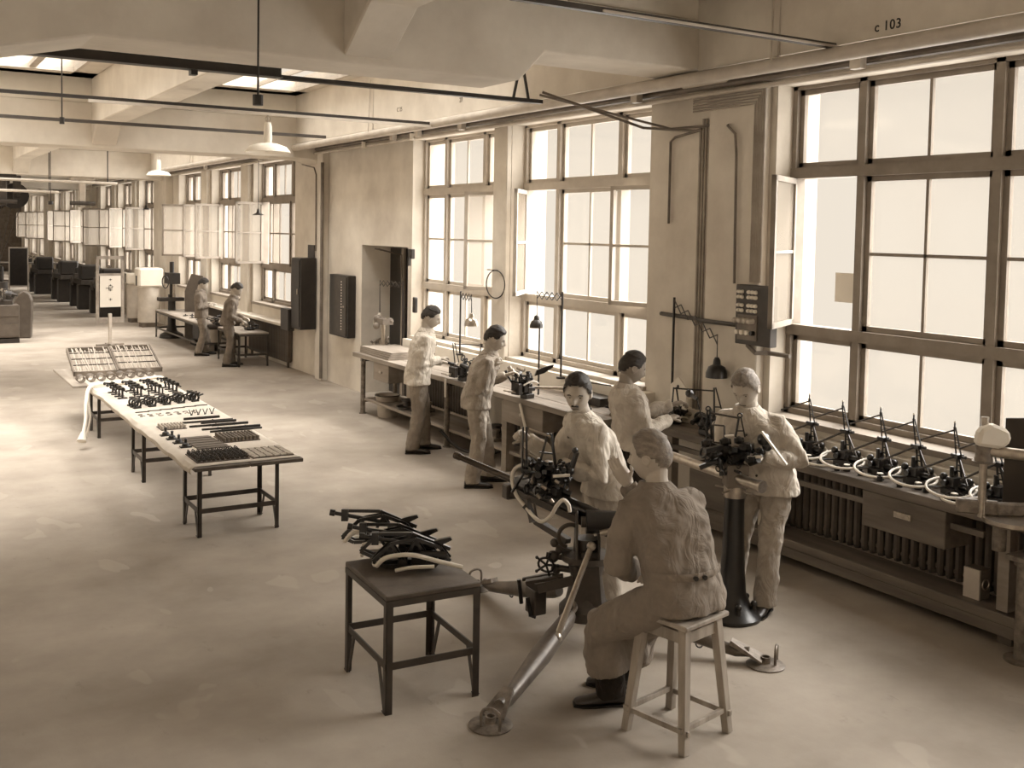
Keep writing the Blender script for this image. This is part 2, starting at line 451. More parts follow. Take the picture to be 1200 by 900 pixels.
# steel girder under the first skylight
def ibeam(mb, x0, x1, y, z0, z1, w_=.11):
    return mb.box(x0, x1, y - w_ / 2, y + w_ / 2, z0, z0 + .012).box(x0, x1, y - w_ / 2, y + w_ / 2, z1 - .012, z1).box(x0, x1, y - .006, y + .006, z0, z1)
gi = ibeam(MB(), -3.0, 2.77, 8.3, 3.79, 3.98).build('steel_girder', M_STEEL)
tag(gi, 'dark steel I-girder crossing below the nearest skylight', 'girder')
MB().box(2.05, 2.10, 8.26, 8.34, 3.75, 3.79).build('clamp', M_STEEL, gi)
xr = xrail('track_rail', 2.79, 5.3, 8.4, 3.81, .07, .035, M_STEEL, 'thin dark track continuing from the steel girder towards the windows')
MB().bar((5.0, 8.4, 3.83), (5.08, 8.4, 4.2), .02, .02).bar((5.16, 8.4, 3.83), (5.08, 8.4, 4.2), .02, .02).build('hanger', M_STEEL, xr)
o = xrail('cross_rail', -3, 5.95, 12, 3.93, .05, .035, M_STEEL, 'dark rail with pale underside crossing above the nearest ceiling lamp')
MB().box(1.9, 5.95, 11.95, 11.985, 3.88, 3.91).build('lower_strip', M_PIPE, o)
xrail('cross_rail', -3, 5.5, 14.5, 3.9, .05, .04, M_STEELB, 'second dark rail crossing the hall beyond the nearest ceiling lamp')
o = xrail('cross_rail', 3.25, 6.1, 5.5, 4.0, .05, .035, M_STEELB, 'brown grooved rail crossing the ceiling in front of the stencilled beam')
MB().box(3.9, 6.1, 5.46, 5.475, 3.985, 4.0).build('lower_strip', M_PIPE, o)
MB().box(2.9, 3.6, 5.9, 5.92, 4.085, 4.11).xf(Matrix.Identity(4)).build('trim_2', M_STEELB, kind='structure')
for y, z, x1, l in ((24, 3.49, 4.4, 'pale pipe crossing the far bay, upper one of two'), (26, 3.32, 3.5, 'pale pipe crossing the far bay, lower one of two')):
    p_ = MB().tube([(-2, y, z), (x1, y, z - .03)], .03, 8).build('cross_pipe', M_PIPE, smooth=True); tag(p_, l, 'pipe')
    q = MB()
    for x in (-1, 1.6, x1 - .2): q.cyl((x, y, z), (x, y, 4.7), .012, n=6)
    q.build('hanger', M_STEEL, p_)
for (x, y, z0, z1, wt, l) in ((2.155, 7.0 - .07, 3.42, 4.8, .035, 'thin dark rod with small weight hanging before the nearest beam'), (1.66, 12.08, 3.66, 4.8, .025, 'fine dark cord hanging below the left skylight'), (3.1, 24.2, 3.0, 4.8, .05, 'far dark rod hanging between the two crossing pipes')):
    r_ = thing('hanging_rod', l, 'rod', (x, y, z0))
    MB().cyl((0, 0, 0), (0, 0, z1 - z0), .007, n=6).build('rod', M_STEEL, r_)
    MB().cyl((0, 0, -.02), (0, 0, .05), wt, n=10).build('weight', M_STEEL, r_)
# ceiling lamps
def ceiling_lamp(loc, zt, label, sc=1):
    t = thing('ceiling_lamp', label, 'lamp', loc, 0)
    MB().lathe([(.035, .34), (.045, .30), (.05, .15), (.045, .12), (.045, .10)], 14).build('neck', M_WHITE, t, smooth=True)
    MB().lathe([(.05, .105), (.12, .095), (.21, .065), (.25, .02), (.262, 0), (.25, -.005), (.23, .02), (.17, .05), (.10, .075), (.03, .08)], 28).build('lamp_shade', M_WHITE, t, smooth=True)
    MB().ball((0, 0, .045), .045, 12).build('bulb', M_PAPER, t, smooth=True)
    MB().cyl((0, 0, .34), (0, 0, zt - loc[2]), .012, n=8).ring((0, 0, .38), .03, .006, (0, 1, 0), 12, 6).build('stem', M_PIPE, t)
    return t
tl = ceiling_lamp((3.85, 12.0, 3.46), 3.93, 'nearest white enamel dish lamp hanging from the crossing rail')
ceiling_lamp((5.26, 24, 3.68), 4.1, 'farther white dish lamp hanging beside the lengthways pipe')
# wall-top pipes
wp = MB().tube([(6.36, YB + .2, 3.925), (6.36, 50, 3.925)], .03, 8).build('wall_pipe', M_PIPEG, smooth=True); tag(wp, 'grey pipe running above the window heads, upper of two', 'pipe')
wp = MB().tube([(6.34, YB + .2, 3.855), (6.34, 50, 3.855)], .022, 8).build('wall_pipe', M_PIPE, smooth=True); tag(wp, 'thin pale pipe running above the window heads, lower of two', 'pipe')
xs = MB().box(6.22, 6.5, YB, YF, 4.08, 4.12).build('trim_3', M_STEELB, kind='structure')
for y in (1.5, 5.51, 8.215, 11.8, 13.06, 13.87, 20, 24, 29, 33):
    MB().box(6.24, 6.31, y - .05, y + .05, 3.86, 4.1).build('trim_4', M_PIPE, kind='structure')
for y, z in ((13.3, 3.86), (15.0, 3.85)):
    t = thing('wall_insulator', ['pale porcelain insulator above the third window, right one of the pair', 'pale porcelain insulator above the door recess, left one of the pair'][y > 14], 'insulator', (6.3, y, z), 0, 'insulators above the windows')
    MB().cyl((0, 0, -.03), (0, 0, .06), .035, n=10).build('cup', M_WHITE, t); MB().cyl((0, 0, .05), (0, 0, .2), .008, n=6).build('pin', M_STEEL, t)
# crossing thin pipes of the pier
def tube_thing(name, pts, r, m, label, cat='pipe', k=5, n=8):
    o = MB().tube(hook(pts, k) if k else pts, r, n).build(name, m, smooth=True); return tag(o, label, cat)
tube_thing('conduit', [(5.3, 8.38, 3.9), (6.2, 8.0, 3.60), (6.42, 7.5, 3.55), (6.42, 7.42, 3.56)], .013, M_PIPEG, 'thin pipe slanting down across the second window head to the pier', k=0)
tube_thing('conduit', [(5.6, 8.9, 3.95), (6.45, 7.9, 3.6), (6.47, 7.1, 3.585), (6.37, 7.02, 3.56), (6.37, 6.92, 3.48), (6.37, 6.9, 3.3), (6.37, 6.88, 2.18)], .012, M_PIPEG, 'thin conduit bending down the pier to the fuse board', k=0)
tube_thing('conduit', [(6.47, 7.5, 3.56), (6.47, 7.85, 3.52), (6.47, 7.92, 3.48), (6.47, 7.92, 2.7)], .012, M_PIPEG, 'thin conduit bending down beside the second window', k=0)
for i, y in enumerate((7.49, 7.45, 7.41, 7.37)):
    zt = [3.60, 3.66, 3.66, 3.60][i]
    tube_thing('conduit', [(6.47, y, zt), (6.47, y, 1.7 if i in (0, 2) else 1.45), (6.47, y, .95)], .013, M_CONDUIT, '%s from the left of four grey conduits running down the left edge of the pier' % ['first', 'second', 'third', 'fourth'][i], k=0)
    COL.objects[-1]['group'] = 'conduits on the left of the pier'
for i in range(7):
    z = 3.72 + i * .024; y1 = 6.70 - i * .02
    tube_thing('conduit', [(6.385, 7.5, z), (6.385, y1, z), (6.385, y1, 2.2)], .009, M_CONDUIT, '%s from the right of seven bundled grey conduits above the fuse board' % ['seventh', 'sixth', 'fifth', 'fourth', 'third', 'second', 'first'][6 - i], k=0)
    COL.objects[-1]['group'] = 'conduits above the fuse board'
tube_thing('conduit', [(6.47, 8.0, 1.83), (6.47, 7.45, 1.82), (6.375, 7.3, 1.82), (6.375, 6.82, 1.82)], .02, M_STEELB, 'dark horizontal conduit running along the pier into the fuse board', k=0)
tube_thing('conduit', [(6.375, 6.7, 1.66), (6.375, 6.6, 1.60), (6.48, 6.55, 1.60), (6.48, 6.3, 1.6)], .02, M_PIPEG, 'short conduit running from the fuse board under the open casement', k=0)
tube_thing('conduit', [(6.36, 16.9, 3.69), (6.36, 16.9, .05)], .03, M_PIPEG, 'pale vertical pipe on the pier right of the tall dark cabinet', k=0)
tube_thing('conduit', [(6.36, 17.9, 3.7), (6.36, 17.3, 3.62), (6.36, 17.2, 3.5), (6.36, 17.19, 2.2)], .012, M_PIPEG, 'thin conduit bending down into the tall dark cabinet', k=0)
tube_thing('conduit', [(6.46, 14.9, 2.3), (6.9, 14.9, 2.2), (6.95, 14.9, .9)], .015, M_PIPEG, 'thin conduit running down inside the door recess', k=0)
# door recess
MB().box(6.98, 7.04, 13.82, 15.48, 0, 2.3).build('door_1', M_BLACK, kind='structure')
d = MB().box(6.94, 6.98, 14.9, 14.98, 0, 2.3).build('trim_5', M_FRAME, kind='structure')
# fuse board on pier: plate x 6.36, y 6.36-6.80, z 1.67-2.18
t = thing('fuse_board', 'dark panel with rows of white round fuses on the pier beside the nearest window', 'fuse board', (6.36, 6.58, 1.92))
fb = MB().box(-.05, .035, -.21, .21, -.25, .26).build('panel', M_STEELB, t, bevel=.006)
k = 0
for row, z in enumerate((.20, .155, .085, .04)):
    for y in (.165, .125, .045, .003, -.038):
        f = MB().lathe([(.017, 0), (.017, .015), (.012, .024), (0, .026)], 12, (-.05, y, z), (-1, 0, 0)).build('fuse', M_WHITE, t, smooth=True)
MB().box(-.058, -.05, -.06, .175, -.21, .005).build('lower_plate', M_PIPEG, t)
for j, y in enumerate((.165, .105, .045, -.015)):
    MB().lathe([(.024, 0), (.024, .05), (.016, .06), (0, .062)], 12, (-.058, y, -.045), (-1, 0, 0)).build('switch_knob', M_PIPE, t, smooth=True)
    MB().lathe([(.02, 0), (.02, .035), (0, .04)], 12, (-.058, y - .01, -.145), (-1, 0, 0)).build('plug', M_WHITE if j < 3 else M_BLACK, t, smooth=True)
# tall cabinets
t = thing('switch_cabinet', 'tall dark steel switch cabinet with box below on the pier, nearer the far windows', 'cabinet', (6.36, 17.5, .8))
MB().box(-.28, 0, -.35, .10, .06, 1.28).build('body', M_STEEL, t, bevel=.01)
MB().box(-.34, -.22, .10, .5, .0, .38).build('side_box', M_STEEL, t, bevel=.008)
MB().box(-.02, .0, -.28, .02, 1.28, 1.5).build('connector', M_STEELB, t)
MB().box(-.295, -.28, -.32, .07, .10, 1.24).build('door', M_STEEL, t, bevel=.004)
MB().cyl((-.31, -.28, .75), (-.31, -.28, .66), .012, n=8).build('handle', M_BRIGHT, t)
t = thing('switch_cabinet', 'narrower dark cabinet with perforated edge on the wall left of the door recess', 'cabinet', (6.5, 16.15, .84))
MB().box(-.14, 0, -.42, .38, 0, 1.0).build('body', M_STEEL, t, bevel=.01)
MB().box(-.155, -.14, -.38, .12, .03, .97).build('door', M_STEELB, t)
h = MB()
for i in range(18): h.box(-.16, -.155, -.20, -.175, .12 + i * .045, .14 + i * .045)
h.build('rivets', M_WHITE, t, kind='stuff'); MB().ball((-.165, -.3, .5), .018, 8).build('knob', M_BRIGHT, t)
t = thing('light_switch', 'small dark switch box on the wall beside the door recess', 'switch', (6.5, 13.62, 2.18))
MB().box(-.06, 0, -.05, .07, 0, .14).build('body', M_STEEL, t, bevel=.01); MB().box(-.08, -.05, -.02, .03, -.1, .02).build('lever', M_STEEL, t)
t = thing('light_switch', 'small dark switch box low beside the first bench lamp', 'switch', (6.5, 13.5, 1.42))
MB().box(-.05, 0, -.04, .04, 0, .22).build('body', M_STEEL, t, bevel=.01)
# round wire hoop by second window
t = thing('wire_coil', 'thin dark hoop hanging between the two middle windows', 'coil', (6.40, 11.1, 1.95))
MB().ring((0, 0, 0), .17, .008, (1, .2, 0), 28, 6).build('hoop', M_STEEL, t); MB().cyl((.03, 0, .17), (-.05, .12, .175), .006, n=6).build('hook', M_STEEL, t)
# stencil C 103 on the long edge beam; others faint
def text(s_, size, loc, label, m=M_STEEL, rot=(PI / 2, 0, -PI / 2)):
    cu = bpy.data.curves.new('stencil', 'FONT'); cu.body = s_; cu.size = size; cu.extrude = .001; cu.materials.append(m)
    cu.space_character = 1.1; cu.offset = .0012
    o = bpy.data.objects.new('stencilled_number', cu); COL.objects.link(o); o.location = loc; o.rotation_euler = rot
    bpy.context.view_layer.update()
    me = bpy.data.meshes.new_from_object(o.evaluated_get(bpy.context.evaluated_depsgraph_get()))
    o2 = bpy.data.objects.new('stencilled_number', me); COL.objects.link(o2); o2.location = loc; o2.rotation_euler = rot
    bpy.data.objects.remove(o); return tag(o2, label, 'lettering')
text('c 103', .095, (5.998, 5.13, 4.045), 'black stencilled c 103 on the pale edge beam', rot=(PI / 2, 0, -PI / 2))
text('27', .08, (5.998, 11.35, 4.14), 'faint stencilled digits on the edge beam beyond the nearest crossbeam', M_PIPEG)
text('C 25', .08, (5.998, 13.15, 4.18), 'faint stencilled letter and digits far along the edge beam', M_PIPEG)

# ------------------------------------------------------------------ radiators behind the benches
def radiator(y0, y1, label, x=6.445, z0=.21, z1=.76):
    t = thing('radiator', label, 'radiator', (x, y0, 0))
    n = int((y1 - y0) / .075)
    me = None
    for i in range(n):
        m_ = MB(); y = .035 + i * .075
        if me is None:
            m_.loft([[V(a * .05 * s_, b * .026 * s_, z) for a, b in ((-1, -.5), (-.6, -1), (.6, -1), (1, -.5), (1, .5), (.6, 1), (-.6, 1), (-1, .5))] for z, s_ in ((z0, .7), (z0 + .03, 1), (z1 - .03, 1), (z1, .7))])
            o = m_.build('column', M_IRONG, t); me = o.data
        else:
            o = bpy.data.objects.new('column', me); COL.objects.link(o); o.parent = t
        o.location = (0, y, 0)
    MB().cyl((0, 0, z0 + .06), (0, n * .075, z0 + .06), .022, n=8).cyl((0, 0, z1 - .06), (0, n * .075, z1 - .06), .022, n=8).build('header', M_IRONG, t)
    MB().box(-.02, .02, .08, .12, 0, z0 + .05).box(-.02, .02, n * .075 - .12, n * .075 - .08, 0, z0 + .05).build('foot', M_IRONG, t)
    return t
radiator(3.2, 6.5, 'dark ribbed radiator under the nearest window behind the bench with the sights')
radiator(0.6, 2.9, 'dark ribbed radiator under the window at the right edge of the picture')
radiator(8.3, 10.9, 'dark ribbed radiator under the second window behind the long bench')
radiator(11.3, 13.4, 'dark ribbed radiator under the third window behind the long bench')
radiator(18.7, 21.1, 'pale ribbed radiator under the first far window behind the small steel table', x=6.44, z0=.1, z1=.74)
radiator(21.8, 24.2, 'ribbed radiator under the second far window', x=6.44)
for y0, y1, l in ((17.7, 24.4, 'long stone ledge above the radiators under the far windows'),):
    o = MB().box(6.2, 6.5, y0, y1, .80, .85).build('trim_6', M_PLAST, kind='structure', bevel=.008)

# ------------------------------------------------------------------ benches
def pipe_leg(mb, x, y, h, r=.03): return mb.cyl((x, y, 0), (x, y, h), r, n=10).cyl((x, y, 0), (x, y, .012), r * 1.5, n=10)
# main bench y 7.95..13.95 front x 5.72
bt = thing('workbench', 'long old timber workbench in front of the two middle windows', 'workbench', (5.72, 7.95, 0))
def bparts(root, y0, y1, xf, xb, zt, npl, woods, t=.06):
    wd = (xb - xf) / npl
    for i in range(npl):
        MB().box(xf + i * wd + .002, xf + (i + 1) * wd - .002, y0, y1, zt - t, zt + random.uniform(-.001, .001)).build('plank', woods, root, world=True, bevel=.004)
bparts(bt, 7.95, 13.95, 5.72, 6.42, .85, 3, M_WOOD)
for y in (8.2, 9.75, 11.15, 13.72):
    m_ = M_RUST if y > 11 else M_WOOD
    q = MB()
    if y > 11: pipe_leg(q, 5.79, y, .80, .035)
    else: q.box(5.76, 5.86, y - .05, y + .05, 0, .79)
    q.build('leg', m_, bt, world=True)
    q = MB(); pipe_leg(q, 6.28, y, .80, .03); q.build('leg', M_RUST, bt, world=True)
    MB().box(5.76, 6.34, y - .03, y + .03, .74, .79).build('cross_bearer', M_STEELB, bt, world=True)
    MB().cyl((5.79, y, .18), (6.28, y, .18), .02, n=8).build('foot_rail', M_STEELB, bt, world=True)
MB().box(5.80, 6.30, 8.0, 13.7, .19, .225).build('lower_shelf', M_WOOD, bt, world=True, bevel=.004)
for y0, y1, l in ((12.75, 13.25, 'a'), (8.95, 9.75, 'b')):
    d_ = MB().box(5.74, 6.2, y0, y1, .55, .785).build('drawer', M_WOOD, bt, world=True, bevel=.005)
    MB().box(5.725, 5.742, (y0 + y1) / 2 - .04, (y0 + y1) / 2 + .04, .66, .685).build('drawer_pull', M_BRIGHT, d_, world=True)
MB().bar((5.71, 9.35, .80), (5.71, 9.2, .50), .035, .012, (1, 0, 0)).build('hanging_strap', M_WHITE, bt, world=True)
MB().bar((5.71, 11.05, .84), (5.71, 11.05, .62), .035, .012, (1, 0, 0)).build('hanging_strap', M_WHITE, bt, world=True)
q = MB().tube(hook([(5.6, 10.95, .25), (5.75, 10.75, .06), (5.95, 10.45, .03), (6.15, 10.3, .12)], 5), .02, 8)
tag(q.build('bent_lever', M_STEEL, smooth=True), 'dark curved foot lever on the floor under the long bench', 'lever')
# near bench y 1.2..7.85 front x 6.05
b2 = thing('workbench', 'dark timber bench under the nearest window carrying the row of ring sights', 'workbench', (6.05, 1.2, 0))
bparts(b2, 1.2, 7.80, 6.05, 6.50, .85, 2, M_WOODD, .065)
for y in (1.4, 4.05, 7.4):
    MB().box(6.12, 6.20, y - .04, y + .04, .225, .785).build('leg', M_WOOD, b2, world=True)
    MB().box(6.16, 6.34, y - .05, y + .05, 0, .15).build('foot_block', M_WOODD, b2, world=True)
MB().box(6.10, 6.13, 1.2, 7.6, .07, .15).build('fascia', M_WOODD, b2, world=True, bevel=.004)
MB().box(6.09, 6.38, 1.2, 7.6, .15, .215).build('lower_shelf', M_WOODD, b2, world=True, bevel=.006)
MB().box(6.12, 6.15, 4.2, 7.4, .66, .70).build('rail', M_WOODD, b2, world=True)
d_ = MB().box(6.07, 6.36, 4.45, 5.15, .52, .78).build('drawer', M_WOODD, b2, world=True, bevel=.006)
MB().box(6.055, 6.072, 4.72, 4.86, .65, .69).box(6.05, 6.056, 4.735, 4.845, .66, .68).build('drawer_pull', M_BRIGHT, d_, world=True)
MB().box(6.40, 6.68, 1.2, 7.8, .85, .98).build('trim_7', M_PLAST, kind='structure')
MB().box(6.38, 6.68, 8.1, 13.7, .84, 1.04).build('trim_8', M_WHITE, kind='structure')
# flat boards piled on the far bench end
for i in range(4):
    o = MB().box(-.27, .27, -.55 + .02 * i, .5, 0, .022).build('board', M_WOOD); o.location = (6.05 + .01 * i, 13.35, .851 + i * .0235); o.rotation_euler = (0, 0, .02 * (i - 1.5))
    tag(o, ['lowest thin board in the pile on the far bench end', 'second board from the bottom of the pile on the far bench end', 'third board from the bottom of the pile on the far bench end', 'topmost thin board on the pile at the far bench end'][i], 'board', 'boards piled on the bench')
# things under the long bench
t = thing('bucket', 'pale metal bucket on the floor under the far end of the bench', 'bucket', (6.0, 13.35, 0))
MB().lathe([(.13, .0), (.165, .3), (.17, .305), (.155, .3), (.12, .02)], 20).build('body', M_PIPE, t, smooth=True)
MB().ring((0, 0, .3), .17, .008, (0, 0, 1), 20, 6).build('rim', M_STEELB, t)
spots = [(5.95, 12.6, .26), (6.1, 12.3, .2), (5.9, 12.1, .22), (6.0, 10.8, .2), (6.1, 10.5, .24), (5.95, 10.25, .16), (6.1, 9.9, .2)]
for i, (x, y, s_) in enumerate(spots):
    t = thing('scrap_part', ['large rusty casting', 'small round casting', 'flat dark bracket', 'dark lump of parts', 'grey flanged casting', 'small dark fitting', 'dark toothed casting'][i] + ', %s from the far end of the bench shelf' % ['first', 'second', 'third', 'fourth', 'fifth', 'sixth', 'last'][i], 'part', (x, y, .226), i)
    MB().lathe([(s_ * .5, 0), (s_ * .5, .03), (s_ * .25, .04), (s_ * .22, .1), (s_ * .3, .11), (s_ * .3, .13)], 14).build('body', M_RUST if i % 2 else M_STEELB, t, smooth=True)
    MB().cyl((-s_ * .6, 0, .05), (s_ * .6, .04, .05), .015, n=8).build('shaft', M_STEELB, t)
# timber blocks/cabinet below the drawer
t = thing('bench_pedestal', 'pale timber post block standing on the lower shelf below the drawer', 'block', (5.95, 9.35, .226))
MB().box(-.16, .12, -.12, .12, 0, .31).build('body', M_WOOD, t, bevel=.006); MB().box(-.165, -.16, -.02, .02, .2, .26).build('slot', M_STEEL, t)
t = thing('wooden_box', 'dark box standing on the bench lower shelf near the mustached man', 'box', (6.0, 8.6, .226))
MB().box(-.14, .16, -.25, .25, 0, .3).build('body', M_WOODD, t, bevel=.006); MB().box(-.15, .17, -.26, .26, .3, .315).build('lid', M_WOODD, t, bevel=.003)

# ------------------------------------------------------------------ steel tables
def steel_table(name, label, x0, x1, y0, y1, h, group=None, top=M_BOARD, rungz=.20, tt=.03, over=.0, leg=.036):
    t = thing(name, label, 'table', ((x0 + x1) / 2, (y0 + y1) / 2, 0), 0, group)
    a = (x1 - x0) / 2; b = (y1 - y0) / 2
    if top: MB().box(-a - over, a + over, -b - over, b + over, h, h + tt).build('tabletop', top, t, bevel=.005)
    MB().box(-a, a, -b, -b + .005, h - .035, h).box(-a, a, b - .005, b, h - .035, h).box(-a, -a + .005, -b, b, h - .035, h).box(a - .005, a, -b, b, h - .035, h).build('apron', M_STEELB, t)
    for sx in (-1, 1):
        for sy in (-1, 1):
            m_ = MB(); X_ = sx * (a - .002); Y_ = sy * (b - .002)
            m_.box(X_, X_ - sx * leg, Y_, Y_ - sy * .006, 0, h).box(X_, X_ - sx * .006, Y_, Y_ - sy * leg, 0, h)
            lo = m_.build('leg', M_STEELB, t)
            MB().bar((X_ - sx * .01, Y_, .012), (X_ - sx * .01, Y_ - sy * .045, .012), .03, .006).bar((X_ - sx * .01, Y_ - sy * .04, .012), (X_ - sx * .01, Y_ - sy * .13, rungz + .01), .03, .008, (1, 0, 0)).build('brace', M_STEELB, lo)
    for sy in (-1, 1): MB().box(-a, a, sy * (b - .012) - .004, sy * (b - .012) + .004, rungz, rungz + .04).build('rung', M_STEELB, t)
    for sx in (-1, 1): MB().box(sx * (a - .012) - .004, sx * (a - .012) + .004, -b, b, rungz, rungz + .04).build('rung', M_STEELB, t)
    return t
small = steel_table('steel_table', 'small square brown steel table holding a heap of sights, nearest the camera', 0, .56, 0, .66, .62, leg=.04, rungz=.24)
small.location = (2.575, 5.37, 0); small.rotation_euler = (0, 0, -.05)
for i, (y0, y1) in enumerate(((8.76, 9.27), (10.92, 11.47), (13.45, 14.02))):
    steel_table('steel_table', ['near steel trestle carrying the long display board', 'middle steel trestle carrying the long display board', 'far steel trestle carrying the long display board'][i], 2.235, 2.93, y0, y1, .60, 'trestles under the display board', top=None, leg=.034)
bd = thing('display_board', 'long board of pale planks laid over three steel trestles', 'tabletop', (2.62, 11.7, .60))
ys = [8.56, 10.2, 11.7, 13.2, 15.1]
for i in range(4):
    for j in range(2):
        MB().box(-.46 + j * .46 + .003, j * .46 - .003, ys[i] - 11.7 + .01, ys[i + 1] - 11.7 - .01, 0, .03).build('plank', M_BOARD if i == 0 else M_WOOD, bd, bevel=.004)
bd['label'] = 'long board of planks laid over the three steel trestles'
# crumpled white sheet over the board, hanging a little on the left side
def sheet(name, x0, x1, y0, y1, z, drop, label, nx=26, ny=90):
    vs = []; fs = []
    for j in range(ny + 1):
        y = y0 + (y1 - y0) * j / ny
        d_ = drop * (.55 + .45 * noise.noise((y * 1.7, 3.1, 0)))
        for i in range(nx + 1):
            s_ = i / nx; tt = x0 - d_ + (x1 - x0 + d_) * s_
            n_ = noise.noise((tt * 5, y * 3, 1)) * .003 + noise.noise((tt * 14, y * 11, 4)) * .0015
            if tt < x0: vs.append((x0 - .012 + n_ * 3, y, z - (x0 - tt) + n_))
            else: vs.append((tt + noise.noise((y * 3, 9, 0)) * .01 * (s_ > .95), y + noise.noise((tt * 4, y, 7)) * .01, z + .003 + abs(n_)))
    for j in range(ny):
        for i in range(nx): a = j * (nx + 1) + i; fs.append((a, a + 1, a + nx + 2, a + nx + 1))
    o = MB().add(vs, fs).build(name, M_CLOTHW, smooth=True); m_ = o.modifiers.new('s', 'SOLIDIFY'); m_.thickness = .003; m_.offset = 1
    return tag(o, label, 'sheet')
sheet('paper_sheet', 2.155, 3.07, 8.62, 15.0, .63, .10, 'creased white paper sheet covering the long display board')
# far small tables
steel_table('steel_table', 'small steel table at the elbow of the bareheaded far worker', 5.63, 6.2, 19.2, 20.6, .60, leg=.034, top=M_WOOD)
steel_table('steel_table', 'longer pale-topped steel table between the two far workers', 5.45, 6.2, 21.3, 25.2, .60, leg=.034, top=M_WOOD)

# ------------------------------------------------------------------ ring sights
def ring_sight(label, loc, rz, group=None, tall=1.0, foot=True):
    t = thing('ring_sight', label, 'gun sight', loc, rz, group)
    b = MB()
    b.box(-.05, .05, -.06, .06, .0, .035).cyl((0, 0, .03), (0, 0, .11), .045, .035, 14).box(-.07, .02, -.03, .03, .07, .13)
    b.cyl((-.1, .03, .09), (.09, .03, .09), .022, n=12).cyl((0, -.10, .07), (0, .10, .07), .026, n=12).ball((.05, -.06, .10), .03, 10).ball((-.04, .08, .12), .028, 10)
    b.box(-.10, -.06, -.05, .05, .02, .06).cyl((-.03, .02, .1), (-.03, .02, .2), .014, n=8).cyl((.05, .05, .1), (.02, .04, .17), .018, n=8)
    b.build('housing', M_BLACK, t, smooth=True)
    if foot:
        MB().cyl((-.12, -.09, 0), (-.12, -.09, .045), .028, n=14).build('foot', M_BLACK, t, smooth=True)
        MB().cyl((-.12, -.09, .0455), (-.12, -.09, .05), .022, n=14).build('foot_cap', M_RUB, t)
    rg = MB().ring((-.055, .0, .062), .160, .0095, (-.17, -.15, 1), 36, 8).build('sight_ring', M_RUB, t, smooth=True)
    sp = MB()
    for a in (.3, 2.4, 4.5): sp.cyl((-.055, 0, .062), (-.055 + .155 * math.cos(a), .155 * math.sin(a), .062 + .155 * (.17 * math.cos(a) + .15 * math.sin(a))), .006, n=6)
    sp.build('spokes', M_BLACK, rg)
    m1 = MB(); a0 = V(.02, .0, .10); a1 = V(.06, .05, .26)
    for s_ in (-1, 1): m1.bar(a0 + V(0, .022 * s_, 0), a1 + V(0, .012 * s_, 0), .012, .014)
    for k in range(4): p_ = a0.lerp(a1, .15 + k * .24); m1.bar(p_ + V(0, -.02, 0), p_ + V(0, .02, 0), .008, .010)
    m1.build('lower_mast', M_BLACK, t)
    m2 = MB(); c0 = V(.05, .04, .27); c1 = V(.07, .10, .27 + .18 * tall)
    for s_ in (-1, 1): m2.bar(c0 + V(0, .022 * s_, 0), c1 + V(0, .006 * s_, 0), .008, .008)
    for k in range(2): p_ = c0.lerp(c1, .35 + k * .3); m2.bar(p_ + V(0, -.014, 0), p_ + V(0, .014, 0), .006, .006)
    m2.cyl(c1, c1 + V(0, 0, .03), .006, n=6)
    mm = m2.build('upper_mast', M_BLACK, t)
    MB().ball(c1 + V(0, 0, .036), .008, 8).build('mast_tip', M_WHITE, mm)
    MB().cyl(c1 + V(0, 0, -.02), c1 + V(-.16, .14, -.10), .006, n=6).ball(c1 + V(-.16, .14, -.10), .009, 8).build('upper_rod', M_STEELB, t)
    MB().cyl(c0, c0 + V(-.20, .16, -.12), .008, n=6).cyl(V(.06, .05, .26), V(-.02, -.1, .10), .007, n=6).build('lower_rod', M_STEELB, t)
    MB().box(.02, .08, .02, .07, .245, .275).cyl((.05, -.02, .26), (.05, .1, .26), .012, n=8).build('joint', M_BLACK, t)
    return t
labs = ['leftmost ring sight of the bench row, behind the blond man', 'second ring sight from the left on the bench under the nearest window',
        'third ring sight from the left on the bench under the nearest window', 'fourth ring sight from the left on the bench under the nearest window',
        'fifth ring sight from the left, just beside the press column', 'last ring sight of the bench row, partly behind the press column']
GRP = 'ring sights set out along the bench'
RS = ring_sight(labs[0], (6.30, 5.87, .851), 0, GRP)
for i, (x, y, rz) in enumerate(((6.29, 5.50, .1), (6.30, 5.17, -.05), (6.30, 4.86, .05), (6.27, 4.52, -.1), (6.31, 4.22, .15))):
    dup(RS, (x, y, .851), rz, labs[i + 1])
# extra loose rings and small fittings on this bench
for i, (x, y, r_, l) in enumerate(((6.17, 4.40, .13, 'cream ring lying on the bench edge beside the press'), (6.18, 6.02, .11, 'cream ring lying flat behind the blond man'), (6.2, 5.66, .12, 'cream ring lying between the two leftmost sights of the row'))):
    o = MB().ring((0, 0, .01), r_, .009, (0, 0, 1), 30, 8).build('cream_ring', M_RUB, smooth=True); o.location = (x, y, .852); tag(o, l, 'ring')
for i in range(9):
    y = 4.3 + i * .19; x = 6.12 + .02 * (i % 3)
    o = MB().cyl((0, 0, 0), (0, 0, .035), .022, n=12).cyl((0, 0, .035), (0, 0, .05), .012, n=10).build('small_fitting', M_BLACK, smooth=True); o.location = (x, y, .851)
    tag(o, 'small black round fitting on the ring sight bench edge, %s from right' % ['first', 'second', 'third', 'fourth', 'fifth', 'sixth', 'seventh', 'eighth', 'ninth'][i], 'fitting', 'small black fittings along the bench edge')

